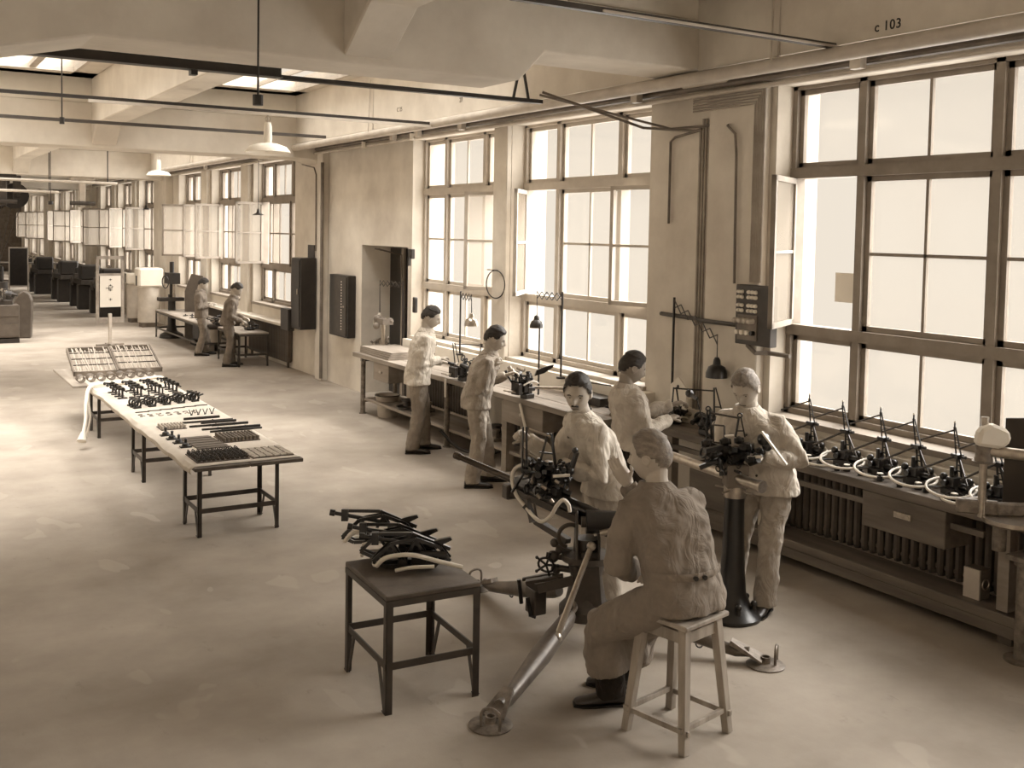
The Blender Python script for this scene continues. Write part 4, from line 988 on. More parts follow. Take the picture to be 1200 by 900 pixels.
for (A_, B_, w_) in (((4.795, 5.406, 1.209), (4.795, 5.406, 1.414), .009), ((4.820, 5.382, 1.211), (4.808, 5.394, 1.415), .009), ((4.936, 5.274, 1.238), (4.950, 5.261, 1.379), .010), ((4.981, 5.231, 1.241), (4.958, 5.253, 1.379), .010), ((4.939, 5.271, 1.279), (4.976, 5.236, 1.282), .008), ((4.787, 5.413, 1.191), (4.888, 5.319, 1.152), .025), ((4.740, 5.458, 1.492), (4.799, 5.402, 1.227), .008)):
    a.bar(A_, B_, w_, w_)
a.ring((4.954, 5.257, 1.385), .015, .005, (.5, .85, 0), 12, 6).ring((4.799, 5.402, 1.420), .015, .005, (.5, .85, 0), 12, 6)
a.build('masts', M_BLACK, q, world=True)
MB().cyl((4.813, 5.389, 1.392), (4.950, 5.261, 1.367), .007, n=8).build('parallel_rod', M_STEELB, q, world=True)
MB().prism([(-.045, -.05), (.05, -.05), (.05, .05), (-.045, .05)], .012, 0, (V(*(4.849, 5.356, 1.254)), V(.85, -.52, 0), V(0, 0, 1))).build('aiming_frame', M_OLIVE, q, world=True) if 0 else None
fr = MB(); c = [(4.827, 5.376, 1.311), (4.881, 5.326, 1.309), (4.883, 5.323, 1.187), (4.829, 5.374, 1.194)]
for k in range(4): fr.bar(c[k], c[(k + 1) % 4], .010, .010)
fr.build('aiming_frame', M_OLIVE, q, world=True)
MB().bar((4.992, 5.084, 1.301), (5.006, 4.866, 1.120), .014, .014).build('cream_arm', M_RUB, q, world=True)
MB().ball((5.037, 5.111, 1.241), .045, 12).ball((5.054, 5.095, 1.196), .035, 12).build('eyepiece_hood', M_BLACK, q, world=True, smooth=True)
MB().bar((4.927, 5.145, 1.124), (4.996, 5.081, 1.135), .02, .016).build('white_bar', M_RUB, q, world=True)
MB().bar((4.848, 5.287, 1.249), (4.893, 5.245, 1.258), .02, .01).build('white_bar', M_RUB, q, world=True)
MB().ball((4.901, 5.718, 1.474), .03, 10).bar((4.901, 5.718, 1.468), (4.875, 5.605, 1.455), .02, .02).build('pad', M_BLACK, q, world=True)

t = thing('tool_chest', 'dark wooden chest under the near bench, behind the pedestal barrel', 'chest', (6.25, 6.95, .216))
MB().box(-.10, .14, -.45, .2, 0, .34).build('body', M_WOODD, t, bevel=.006); MB().box(-.11, .15, -.46, .21, .34, .36).build('lid', M_WOODD, t)
t = thing('shell_cases', 'pair of pale upright metal tubes on the lower shelf of the near bench', 'tubes', (6.22, 6.28, .216))
MB().cyl((0, 0, 0), (0, 0, .42), .05, n=16).build('tube', M_PIPE, t, smooth=True); MB().cyl((.02, -.13, 0), (.02, -.13, .40), .05, n=16).build('tube', M_PIPEG, t, smooth=True)
# ------------------------------------------------------------------ press at the right edge
t = thing('bench_press', 'steel pillar stand with clamp jaws and table at the right edge of the picture', 'press', (5.93, 3.9, 0))
MB().cyl((6.02, 3.83, 0), (6.02, 3.83, .63), .052, n=20).cyl((6.02, 3.83, 0), (6.02, 3.83, .015), .11, n=24).cyl((6.02, 3.83, .60), (6.02, 3.83, .64), .07, n=20).build('floor_post', M_RUST, t, world=True, smooth=True)
MB().box(5.90, 6.40, 3.45, 3.90, .64, .675).build('lower_table', M_RUST, t, world=True, bevel=.006)
MB().cyl((5.93, 3.96, .675), (5.93, 3.96, .86), .042, n=18).build('short_post', M_RUST, t, world=True, smooth=True)
MB().lathe([(.02, .85), (.17, .85), (.18, .86), (.18, .885), (.02, .89)], 32, (5.97, 3.90, 0)).build('round_table', M_BRIGHT, t, world=True, smooth=True)
MB().cyl((5.87, 4.05, .87), (5.87, 4.05, 1.50), .024, n=18).build('pillar', M_BRIGHT, t, world=True, smooth=True)
MB().lathe([(.055, 1.22), (.055, 1.24), (.05, 1.25), (.05, 1.36), (.058, 1.37), (.058, 1.385)], 20, (5.87, 4.05, 0)).cyl((5.87, 4.05, 1.215), (5.87, 4.05, 1.222), .07, n=20).build('sleeve', M_RUST, t, world=True, smooth=True)
MB().cyl((5.88, 4.04, 1.29), (6.06, 3.78, 1.28), .036, n=16).cyl((6.04, 3.81, 1.28), (6.06, 3.78, 1.28), .044, n=16).build('cross_arm', M_BRIGHT, t, world=True, smooth=True)
MB().prism([(-.10, 0), (.06, -.02), (.12, .03), (.10, .10), (.0, .14), (-.08, .10)], .09, 0, (V(5.90, 4.05, 1.33), V(.85, -.52, 0), V(0, 0, 1))).build('white_guard', M_WHITE, t, world=True, bevel=.02)
MB().bar((5.78, 4.17, .93), (5.94, 3.98, .93), .05, .09).bar((5.80, 4.14, .93), (5.98, 4.10, .93), .05, .09).bar((5.92, 3.98, .93), (6.12, 3.86, .93), .05, .08).build('vise_jaws', M_RUST, t, world=True, bevel=.01)
t = thing('leaning_board', 'dark board with a pale wooden edge standing behind the press column', 'board', (6.30, 3.95, .85))
MB().prism([(-.16, 0), (.17, 0), (.10, .62), (-.16, .60)], .02, 0, (V(6.32, 4.02, .852), V(.62, -.78, 0), V(0, 0, 1))).build('panel', mat('slate', .05, .7), t, world=True)
MB().bar((6.45, 3.86, .85), (6.36, 3.96, 1.66), .035, .03).build('edge_batten', M_WOOD, t, world=True)
t = thing('sample_box', 'small dark box with pale front on the lower shelf beside the press post', 'box', (6.25, 4.32, .216))
MB().box(-.05, .05, -.06, .06, 0, .2).build('body', M_WOODD, t); MB().box(-.065, -.05, -.06, .06, 0, .2).build('front', M_PIPE, t); MB().ring((.0, -.062, .1), .035, .006, (0, 1, 0), 16, 6).build('coil', M_BRIGHT, t)

# ------------------------------------------------------------------ scissor lamps and vises
def scissor_lamp(label, base, dir2, n, size, pole_h, drop, shade_m, shade_r=.09, tilt=0):
    t = thing('scissor_lamp', label, 'lamp', base)
    MB().cyl((0, 0, 0), (0, 0, pole_h), .012, n=8).cyl((0, 0, 0), (0, 0, .02), .05, n=14).build('pole', M_STEEL, t)
    d = V(dir2[0], dir2[1], 0).normalized(); z0 = pole_h - .06
    for i in range(n):
        a = V(0, 0, z0) + d * size * i; sg = V(0, 0, .085 if pole_h > .5 else .08)
        dz = V(0, 0, -tilt * size)
        o_ = MB().bar(a + dz * i - sg * .5, a + d * size + dz * (i + 1) + sg * .5, .006, .010).bar(a + dz * i + sg * .5, a + d * size + dz * (i + 1) - sg * .5, .006, .010)
        o_.build('scissor_link', M_STEELB, t)
    e = V(0, 0, z0) + d * size * n + V(0, 0, -tilt * size * n)
    MB().cyl(e + V(0, 0, .04), e + V(.0, 0, -drop), .004, n=6).cyl(e, e + V(.02, .02, -drop), .004, n=6).build('hanger_wire', M_STEEL, t)
    s_ = shade_r / .09
    MB().lathe([(.018, .06 * s_), (.03, .04 * s_), (.035, .0), (.07 * s_, -.02 * s_), (.09 * s_, -.07 * s_), (.092 * s_, -.11 * s_), (.085 * s_, -.11 * s_), (.06 * s_, -.04 * s_), (.01, -.03 * s_)], 22, (e.x, e.y, e.z - drop)).build('lamp_shade', shade_m, t, smooth=True)
    return t
scissor_lamp('scissor lamp with black shade on the pier, arm reaching above the blond man', (6.45, 7.78, .98), (-.2, -1), 6, .135, 1.02, .22, M_BLACK, .095, tilt=.32)
scissor_lamp('folded scissor lamp with dark shade in front of the second window', (6.35, 9.55, 1.0), (-.1, 1), 5, .09, .95, .28, M_STEEL, .075)
scissor_lamp('folded scissor lamp with pale shade behind the second standing man', (6.35, 11.9, 1.0), (-.1, -1), 4, .09, .82, .25, M_BRIGHT, .085)
t = scissor_lamp('scissor lamp with pale shade at the door recess end of the bench', (6.40, 13.75, .86), (-.15, .9), 6, .10, 1.0, .5, M_PIPE, .09)
tag(MB().cyl((6.0, 9.45, .86), (6.0, 9.45, 1.62), .010, n=8).build('lamp_post', M_STEEL), 'thin dark upright post on the bench before the second window', 'post')
def vise(label, loc, rz, sc=1):
    t = thing('bench_vise', label, 'vise', loc, rz)
    MB().box(-.06, .06, -.05, .05, 0, .05).box(-.03, .03, -.05, .05, .05, .12).box(-.10, -.04, -.06, .06, .07, .17).build('body', M_STEEL, t, bevel=.006)
    MB().box(-.18, -.125, -.06, .06, .05, .17).box(-.14, .1, -.02, .02, .07, .11).build('jaw', M_STEEL, t, bevel=.006)
    MB().cyl((-.26, 0, .09), (-.15, 0, .09), .012, n=10).cyl((-.255, -.09, .09), (-.255, .09, .09), .007, n=8).build('screw', M_BRIGHT, t, smooth=True)
    return t
def jumble(name, label, cat, loc, rz, n, sx, sy, sz, m, seed, white=2):
    random.seed(seed); t = thing(name, label, cat, loc, rz)
    MB().box(-sx * .5, sx * .5, -sy * .5, sy * .5, 0, sz * .3).build('base', m, t, bevel=.01)
    for i in range(n):
        x = random.uniform(-sx, sx) * .8; y = random.uniform(-sy, sy) * .8; z = sz * (.25 + .75 * random.random() * (1 - .5 * abs(x) / sx)); r_ = random.uniform(.018, .04)
        q = MB(); a = random.uniform(0, PI); k = i % 4
        if k == 0: q.cyl(V(x, y, z) - V(math.cos(a), math.sin(a), .2) * r_ * 1.6, V(x, y, z) + V(math.cos(a), math.sin(a), .2) * r_ * 1.6, r_ * .7, n=12)
        elif k == 1: q.ring((x, y, z), r_ * 1.2, r_ * .3, (math.cos(a), math.sin(a), .4), 14, 6)
        elif k == 2: q.bar(V(x, y, z) - V(math.cos(a), math.sin(a), 0) * r_ * 2.2, V(x, y, z) + V(math.cos(a), math.sin(a), .5) * r_ * 2.2, r_ * .6, r_ * .5)
        else: q.lathe([(r_, -r_), (r_, 0), (r_ * .6, r_ * .2), (r_ * .6, r_), (r_ * .8, r_ * 1.1)], 12, (x, y, z), (math.cos(a) * .5, math.sin(a) * .5, 1))
        q.cyl((x, y, z), (x * .5, y * .5, sz * .15), r_ * .3, n=6)
        q.build('fitting', m if i % 7 else M_BRIGHT, t, smooth=(k != 2))
    for i in range(white):
        MB().tube(hook([(-sx * .7 + .1 * i, -sy * .8, sz * .3), (0, -sy * .95, sz * .45), (sx * .7, -sy * .8, sz * .3)], 4), .009, 6).build('cream_tube', M_RUB, t, smooth=True)
    random.seed(seed + 1)
    return t
vise('dark bench vise clamped before the second standing man', (5.80, 9.35, .852), 0.2)
t = jumble('sight_assembly', 'black sight mechanism held in the vise before the second standing man', 'gun sight', (5.78, 9.42, .93), .3, 20, .17, .15, .24, M_BLACK, 11)
MB().prism([(0, 0), (.10, .03), (.19, .09), (.20, .12), (.12, .10), (.02, .06)], .04, 0, (V(.05, -.12, .16), V(.75, -.66, 0), V(0, 0, 1))).build('shoulder_pad', M_BLACK, t)
MB().cyl((.10, .0, .02), (.35, -.62, .04), .017, n=12).build('steel_bar', M_BRIGHT, t, smooth=True)
vise('dark bench vise before the first standing man', (5.80, 10.75, .852), 0.1)
t = jumble('sight_assembly', 'black sight mechanism with open mast before the first standing man', 'gun sight', (5.86, 10.8, .90), .2, 24, .20, .22, .22, M_BLACK, 21)
MB().bar((-.1, .1, .15), (-.12, .12, .38), .01, .01).bar((-.04, .1, .15), (-.09, .12, .38), .01, .01).bar((-.1, .12, .37), (.12, -.1, .36), .01, .01).bar((.12, -.1, .36), (.14, -.08, .2), .01, .01).build('mast', M_STEEL, t)
t = jumble('sight_assembly', 'black sight mechanism with twin masts under the hands of the leaning man', 'gun sight', (6.20, 6.90, .853), .1, 26, .19, .2, .20, M_BLACK, 31)
MB().bar((-.02, -.02, .15), (-.01, .0, .42), .012, .012).bar((.06, -.06, .15), (.01, .0, .42), .012, .012).bar((.02, -.02, .25), (.03, -.01, .25), .05, .01).bar((-.22, .3, .2), (-.2, .3, .40), .01, .01).bar((-.16, .26, .2), (-.18, .29, .40), .01, .01).cyl((-.2, .3, .39), (.0, .0, .39), .007, n=6).build('masts', M_BLACK, t)
MB().cyl((.06, -.1, .02), (.12, -.28, .15), .02, n=10).lathe([(.02, 0), (.04, .02), (.045, .05), (.0, .05)], 14, (.12, -.3, .17), (.4, -.4, .5)).build('eyepiece', M_BLACK, t, smooth=True)
t = jumble('sight_assembly', 'grey upright drilling head with pale round handles at the far bench end', 'drill', (6.15, 13.85, .86), 0, 14, .14, .12, .2, M_RUST, 41, 0)
MB().cyl((0, 0, 0), (0, 0, .42), .035, n=14).build('column', M_BRIGHT, t, smooth=True)
MB().ball((-.05, .1, .45), .06, 12).ball((.05, -.12, .43), .05, 12).ball((-.12, -.02, .36), .05, 12).box(-.08, .08, -.16, .16, .38, .46).build('head', M_PIPEG, t, smooth=True)
t['label'] = 'grey bench drill with round handles at the far bench end'; t.name = 'bench_drill'
o = MB().cyl((0, 0, 0), (0, 0, .012), .095, n=26).build('round_plate', M_RUB, smooth=True); o.location = (6.22, 6.45, .853); tag(o, 'pale round plate lying on the bench right of the leaning man', 'plate')
t = thing('lattice_post', 'small dark lattice post with side arm standing before the mustached man', 'fitting', (5.92, 8.42, .853))
MB().bar((-.02, .01, 0), (-.012, 0, .30), .01, .01).bar((.02, -.01, 0), (.012, 0, .30), .01, .01).box(-.03, .03, -.03, .03, 0, .03).build('post', M_BLACK, t)
q = MB()
for k in range(5): q.bar((-.016, 0, .06 + .05 * k), (.016, 0, .06 + .05 * k), .007, .007)
q.build('rungs', M_BLACK, t); MB().cyl((0, 0, .28), (.12, -.22, .27), .006, n=6).build('arm', M_BLACK, t)
t = thing('instrument_case', 'low dark case on the bench before the second window', 'case', (6.25, 8.75, .853)); MB().box(-.1, .1, -.22, .22, 0, .07).build('body', M_STEELB, t, bevel=.005); MB().box(-.103, .103, -.223, .223, .07, .085).build('lid', M_BLACK, t)
jumble('loose_fittings', 'little heap of dark fittings on the bench corner beside the mustached man', 'fittings', (6.05, 8.12, .853), 0, 8, .09, .09, .06, M_BLACK, 51, 0)
jumble('loose_fittings', 'wiry dark heap of fittings on the bench behind the mustached man', 'fittings', (6.28, 7.55, .853), 0, 18, .12, .14, .16, M_STEEL, 52, 1)
o = MB().prism([(-.14, 0), (.14, 0), (.14, .2), (0, .29), (-.14, .2)], .012, 0, (V(0, 0, 0), V(0, -1, 0), V(0, 0, 1))).build('paper_tag', M_WHITE); o.location = (6.33, 7.53, .99); o.rotation_euler = (0, 0, -.15)
tag(o, 'white house-shaped card with a dark spot leaning on the pier', 'card'); MB().ball((-.01, 0, .2), .018, 10).build('spot', M_BLACK, o)
o = MB().box(0, .004, -.13, .13, 0, .24).build('pane_sheet', M_WHITE); o.location = (6.722, 5.93, 2.07); tag(o, 'added pale sheet standing for a faint shape in the nearest window pane', 'paper')  # added sheet, stand-in for the faint shape showing in the pane

# ------------------------------------------------------------------ people
def cloth_mat(name, v, var=.15, fold=.5):
    m = mat(name, v, .85, var=var, vscale=7, spec=.15)
    nt = m.node_tree; b = nt.nodes['Principled BSDF']
    tc = nt.nodes.new('ShaderNodeTexCoord'); mp = nt.nodes.new('ShaderNodeMapping'); mp.inputs['Scale'].default_value = (1, 1, .55)
    n = nt.nodes.new('ShaderNodeTexNoise'); n.inputs['Scale'].default_value = 9; n.inputs['Detail'].default_value = 3; n.inputs['Distortion'].default_value = 1.2
    nt.links.new(tc.outputs['Object'], mp.inputs[0]); nt.links.new(mp.outputs[0], n.inputs[0])
    bp = nt.nodes.new('ShaderNodeBump'); bp.inputs['Strength'].default_value = fold; bp.inputs['Distance'].default_value = .09
    nt.links.new(n.outputs[0], bp.inputs['Height']); nt.links.new(bp.outputs[0], b.inputs['Normal'])
    return m
M_SKIN = mat('skin', .47, .55, var=.08, vscale=12, spec=.3)
M_SKIN2 = mat('tanned_skin', .30, .55, var=.08, vscale=12, spec=.3)
M_HAIRD = mat('dark_hair', .03, .6, var=.4, vscale=40, bump=.6, bscale=60, stretch=(1, .4, 1))
M_HAIRB = mat('fair_hair', .22, .6, var=.45, vscale=30, bump=.8, bscale=45, stretch=(1, .4, 1))
M_SHOE = mat('shoe_leather', .03, .35, var=.3, vscale=15, spec=.5)
M_FOLD = bpy.data.textures.new('folds', 'CLOUDS'); M_FOLD.noise_scale = .085; M_FOLD.noise_depth = 1

def face_dirs():
    pass
def head_grid(n=40, m=30):
    P = []
    for i in range(m + 1):
        th = PI * i / m
        for k in range(n):
            a = 2 * PI * k / n
            P.append((math.sin(th) * math.sin(a), math.sin(th) * math.cos(a), math.cos(th)))   # a=0 faces +Y
    F = [(i * n + k, (i + 1) * n + k, (i + 1) * n + (k + 1) % n, i * n + (k + 1) % n) for i in range(m) for k in range(n)]
    return P, F
def G(v, s): return math.exp(-(v / s) ** 2)
def head_pt(d):
    x, y, z = d
    X_ = x * .077; Y_ = y * .098; Z_ = z * .118
    if z < 0:
        j = (-z) ** 1.4
        X_ *= 1 - .30 * j
        Y_ *= 1 - .10 * j if y > 0 else 1 - .35 * j
        if y > 0: Y_ += .010 * j
    else:
        X_ *= 1 + .04 * z
    if y < 0: Y_ *= 1.03
    X_ *= 1 - .05 * G(y - .9, .5)
    if y > 0:
        f = y
        Y_ += f * .026 * G(x, .13) * (G(z + .22, .17) + .45 * G(z + .02, .18))          # nose
        Y_ -= f * .016 * (G(x - .36, .17) + G(x + .36, .17)) * G(z - .03, .13)           # sockets
        Y_ += f * .007 * G(abs(x) - .3, .25) * G(z - .20, .08)                           # brow
        Y_ += f * .006 * (G(x - .45, .18) + G(x + .45, .18)) * G(z + .25, .16)           # cheeks
        Y_ += f * .008 * G(x, .26) * (G(z + .50, .055) + G(z + .62, .05))                # lips
        Y_ -= f * .004 * G(x, .3) * G(z + .56, .025)
        Y_ += f * .011 * G(x, .25) * G(z + .85, .13)                                     # chin
    return V(X_, Y_, Z_)
HP, HF = head_grid()
HV = [head_pt(p) for p in HP]
def hair_shell(thick=.012, style=0):
    P, F = head_grid(48, 40)
    def line(d):
        x, y, z = d
        az = math.degrees(math.atan2(abs(x), y)) if (abs(x) + abs(y)) > 1e-5 else 0
        pts = [(0, .62), (35, .60), (55, .45), (70, .12), (84, -.12), (92, .02), (112, .0), (130, -.35), (180, -.50)]
        for (a0, z0), (a1, z1) in zip(pts, pts[1:]):
            if az <= a1: return z0 + (z1 - z0) * (az - a0) / (a1 - a0)
        return -.5
    vs = []; keep = []
    for d in P:
        e = d[2] - line(d)
        keep.append(e > -.02)
        p = head_pt(d); k = max(0, min(1, e / .15)); n_ = noise.noise(Vector(d) * 5 + Vector((style, 0, 0)))
        t_ = thick * (.35 + .65 * k) * (1 + .35 * n_) + (.008 * k if d[2] > .6 else 0)
        vs.append(p + Vector(d).normalized() * t_)
    fs = [f for f in F if all(keep[i] for i in f)]
    used = sorted({i for f in fs for i in f}); mp = {u: i for i, u in enumerate(used)}
    return [vs[u] for u in used], [tuple(mp[i] for i in f) for f in fs]
def hand_mb(side, curl=.5, spread=.0):
    b = MB(); s = side
    b.loft([[V(x * w_ , y_, z * t_) for x, z in ((-1, -.6), (-.5, -1), (.5, -1), (1, -.6), (1, .6), (.5, 1), (-.5, 1), (-1, .6))] for y_, w_, t_ in ((-.03, .026, .020), (0, .028, .018), (.03, .038, .016), (.075, .040, .013), (.085, .036, .010))])
    L_ = [.072, .080, .075, .058]; x0 = [-.029, -.010, .010, .028]
    for i in range(4):
        x = x0[i] * s * -1 if 0 else x0[i] * -s
        p = V(x, .078, 0); a = 0; pts = [V(x, .05, 0), p]; l_ = L_[i]
        c = curl * (1 + .12 * i)
        for k, fr in enumerate((.45, .32, .23)):
            a -= c * (.9 if k == 0 else 1.1)
            p = p + V(x * .08 * (1 if k == 0 else 0), math.cos(a), math.sin(a)) * l_ * fr * 1.05; pts.append(p)
        b.tube(pts, .009, 8, rs=[.010, .0098, .0088, .0082, .0068])
    # thumb leaves the side of the palm
    a = V(-s * .030, .012, -.004); b.tube([V(-s * .015, -.005, 0), a, a + V(-s * .030, .026, -.012), a + V(-s * .034, .052, -.022 - .02 * curl)], .011, 8, rs=[.013, .0125, .0105, .0085])
    return b
def ik(S, T, a, b, hint):
    S = V(*S); T = V(*T); d = T - S; L_ = min(d.length, (a + b) * .995)
    if d.length < 1e-5: d = V(0, 0, -1)
    u = d.normalized(); T = S + u * L_
    c = (a * a + L_ * L_ - b * b) / (2 * L_); h = math.sqrt(max(a * a - c * c, 0))
    n_ = V(*hint); n_ = n_ - u * n_.dot(u)
    n_ = n_.normalized() if n_.length > 1e-5 else V(0, 0, 1)
    return S + u * c + n_ * h, T
def ering(c, fwd, right, up_t, w_, dp, n=24, e=2.3):
    # ring centred c in the plane spanned by right and fwd
    R__ = []
    for k in range(n):
        a = 2 * PI * k / n; ca, sa = math.cos(a), math.sin(a)
        R__.append(c + right * (w_ * math.copysign(abs(ca) ** (2 / e), ca)) + fwd * (dp * math.copysign(abs(sa) ** (2 / e), sa)))
    return R__
def remesh(o, vox, smooth=6, disp=0):
    m = o.modifiers.new('weld', 'REMESH'); m.mode = 'VOXEL'; m.voxel_size = vox; m.use_smooth_shade = True
    if smooth: s_ = o.modifiers.new('soft', 'SMOOTH'); s_.iterations = smooth; s_.factor = .5
    if disp:
        d = o.modifiers.new('folds', 'DISPLACE'); d.texture = M_FOLD; d.strength = disp; d.mid_level = .5; d.texture_coords = 'LOCAL'
def person(label, base, f, hands, ankles, head_dir, H_=1.72, hip=None, lean=.04, side_lean=0, elbow=((0, -.6, -1), (0, -.6, -1)), knee=None, jacket=None, trousers=None, hair=None, skin=None,
           vox=.008, seated=False, head_tilt=0, coat_len=.80, curl=(.5, .5), palm=None, twist=0, neckf=.03, bulk=1.0, headpos=None, footdir=None, shoulder_drop=(0, 0), group=None):
    k = H_ / 1.72; f = V(f[0], f[1], 0).normalized(); r = V(f.y, -f.x, 0); up = V(0, 0, 1)
    rz = math.atan2(-f.x, f.y)
    t = thing('person', label, 'person', (base[0], base[1], 0), rz, group)
    bv = V(base[0], base[1], 0)
    hipc = V(*hip) if hip else bv + up * (.92 * k)
    cs = math.cos(twist); sn = math.sin(twist)
    f2 = f * cs + r * sn; r2 = r * cs - f * sn          # chest twisted (positive: towards own right)
    hd = V(*head_dir).normalized()
    headc = V(*headpos)
    neckT = headc - up * (.140 * k) - V(hd.x, hd.y, 0).normalized() * .030 - f2 * .025
    spine = (neckT - hipc).normalized(); kk = k; k = (neckT - hipc).length / .545
    chest = hipc + spine * (.40 * k); neck = neckT
    sh = [hipc + spine * ((.445 - shoulder_drop[i]) * k) + r2 * (s * .178 * kk) for i, s in ((0, -1), (1, 1))]   # left, right
    tk = k; k = kk
    chest_up = (neck - chest).normalized()
    # arms
    arms = []
    for i in (0, 1):
        hnt = elbow[i]; hv = r * hnt[0] + f * hnt[1] + up * hnt[2]
        e_, w_ = ik(sh[i], hands[i], .295 * k, .265 * k, hv)
        arms.append((sh[i], e_, w_))
    legs = []
    for i, s in ((0, -1), (1, 1)):
        hj = hipc + r * (s * .095 * k) - up * .03
        kh = knee[i] if knee else (0, 1, 0)
        hv = r * kh[0] + f * kh[1] + up * kh[2]
        an = V(*ankles[i]); kn, an2 = ik(hj, an, (.43 if seated else .412) * k, (.42 if seated else .403) * k, hv)
        legs.append((hj, kn, an2))
    # ---- body (one continuous surface)
    bmk = MB()
    hq = hd.to_track_quat('Y', 'Z').to_matrix().to_4x4()
    hm = Matrix.Translation(headc) @ hq @ Matrix.Rotation(head_tilt, 4, 'Y') @ Matrix.Scale(k * 1.07, 4)
    hb_ = MB().add(HV, HF); 
    for s in (-1, 1): hb_.ball((s * .078, -.008, -.008), .03, 10, (.28, .62, 1.05)); hb_.ring((s * .083, -.010, -.004), .022, .005, (1, 0, 0), 12, 6, 0, 2 * PI)
    bmk.merge(hb_.xf(hm))
    jaw = hm @ V(0, -.03, -.06)
    bmk.tube([chest, neck - chest_up * .02, neck.lerp(jaw, .45), jaw], .058 * k, 16, rs=[.08 * k, .066 * k, .056 * k, .054 * k])
    bmk.loft([ering(hipc.lerp(chest, q), f, r, up, .12 * k, .08 * k, 16) for q in (-.1, .3, .7, 1.1)])
    for i in (0, 1):
        S_, E_, W_ = arms[i]; bmk.tube([chest.lerp(S_, .5), S_, E_, W_], .04, 12, rs=[.05 * k, .045 * k, .034 * k, .025 * k])
        d_ = (W_ - E_).normalized()
        pn = V(*palm[i]) if palm and palm[i] else V(0, 0, 1)
        zax = (pn - d_ * pn.dot(d_)); zax = zax.normalized() if zax.length > 1e-4 else r
        xax = d_.cross(zax).normalized()
        M = Matrix(((xax.x, d_.x, zax.x, W_.x), (xax.y, d_.y, zax.y, W_.y), (xax.z, d_.z, zax.z, W_.z), (0, 0, 0, 1))) @ Matrix.Scale(k, 4)
        bmk.merge(hand_mb(1 if i == 0 else -1, curl[i]).xf(M @ Matrix.Translation((0, .025, 0))))
    for hj, kn, an in legs: bmk.tube([hipc, hj, kn, an, an - up * .03], .05, 12, rs=[.08, .07 * k, .05 * k, .035 * k, .035 * k])
    bo = bmk.build('body', skin or M_SKIN, t, world=True); remesh(bo, vox * .62, 2)
    # ---- face details and hair
    vs, fs = hair_shell(style=len(label) % 7)
    ho = MB().add([hm @ p for p in vs], fs).build('hair', hair or M_HAIRD, t, world=True, smooth=True)
    if vox < .011:
        for s in (-1, 1):
            MB().ball(hm @ V(s * .029, .0765, .002), .0085 * k, 8, (1.2, .6, .8), hm.to_3x3().normalized()).build('eye', M_HAIRD, t, world=True, smooth=True)
            MB().tube([hm @ V(s * .014, .0905, .019), hm @ V(s * .03, .0895, .024), hm @ V(s * .047, .079, .018)], .0035, 6).build('eyebrow', hair or M_HAIRD, t, world=True)
        MB().tube([hm @ V(-.022, .0875, -.066), hm @ V(0, .0965, -.064), hm @ V(.022, .0875, -.066)], .0028, 6).build('mouth', mat('lip', .12, .6), t, world=True)
    # ---- jacket
    J = MB(); b_ = bulk * k
    hem_c = hipc + up * (coat_len - .92) * k if not seated else hipc + f * .02
    rings = []
    prof = [(-.12 if not seated else -.08, .205, .145), (-.02, .197, .142), (.12, .180, .132), (.26, .188, .135), (.38, .196, .138), (.44, .184, .122), (.495, .140, .10), (.535, .088, .080), (.56, .066, .066)]
    for z, w_, dp in prof:
        q = max(0, min(1, z / .4)); ff = (f * (1 - q) + f2 * q).normalized(); rr = (r * (1 - q) + r2 * q).normalized()
        c = hipc + spine * (z * tk) if z > 0 else hipc + up * (z * k)
        rings.append(ering(c, ff, rr, spine, w_ * b_, dp * b_))
    J.loft(rings)
    for i in (0, 1):
        S_, E_, W_ = arms[i]; d_ = (W_ - E_).normalized()
        J.tube([chest.lerp(S_, .5) + spine * .02, S_ - spine * .004, S_.lerp(E_, .5), E_, E_.lerp(W_, .5), W_ - d_ * .0, W_ + d_ * .012], .06, 16, rs=[.07 * k, .066 * b_, .068 * b_, .060 * b_, .056 * b_, .047 * b_, .046 * b_])
    if seated:
        for i in (0, 1):
            hj, kn, an = legs[i]; dn = (an - kn).normalized(); td = (kn - hj).normalized()
            J.tube([hj - td * .04, hj.lerp(kn, .5), kn + td * .02, kn.lerp(an, .35) + td * .02, kn.lerp(an, .62) + td * .01], .11, 16, rs=[.13, .118, .105, .115, .128])
        a, b = legs
        J.tube([a[1].lerp(b[1], .5), a[1].lerp(b[1], .5) + (a[2] - a[1]) * .5], .10, 14, rs=[.09, .12]); J.loft([ering(hipc.lerp(a[1].lerp(b[1], .5), q), up, r, up, .17, .10, 20) for q in (-.12, .3, .6, .95)])
    jo = J.build('jacket' if not seated else 'work_coat', jacket, t, world=True); remesh(jo, vox * 1.25, 5, .030 if not seated else .030)
    # collar
    col = MB(); cr = []
    for q in range(15):
        a = math.radians(-150 + 300 * q / 14) + PI   # open at the front
        d_ = f2 * -math.cos(a - PI) + r2 * math.sin(a - PI)
        cr.append((neck + spine * (-.005 + .012 * (math.cos(a - PI))) + f2 * .012 + d_ * .072 * k * V(1, 1, 1).x, d_))
    vs = []; fs = []
    for p_, d_ in cr:
        vs += [p_ + spine * .022, p_ + d_ * .010 + spine * .026, p_ + d_ * .040 - spine * .018, p_ + d_ * .034 - spine * .026]
    for q in range(len(cr) - 1):
        for j in range(4): fs.append((q * 4 + j, q * 4 + (j + 1) % 4, (q + 1) * 4 + (j + 1) % 4, (q + 1) * 4 + j))
    fs += [(3, 2, 1, 0), tuple((len(cr) - 1) * 4 + j for j in range(4))]
    col.add(vs, fs).build('collar', jacket, jo, world=True, smooth=True)
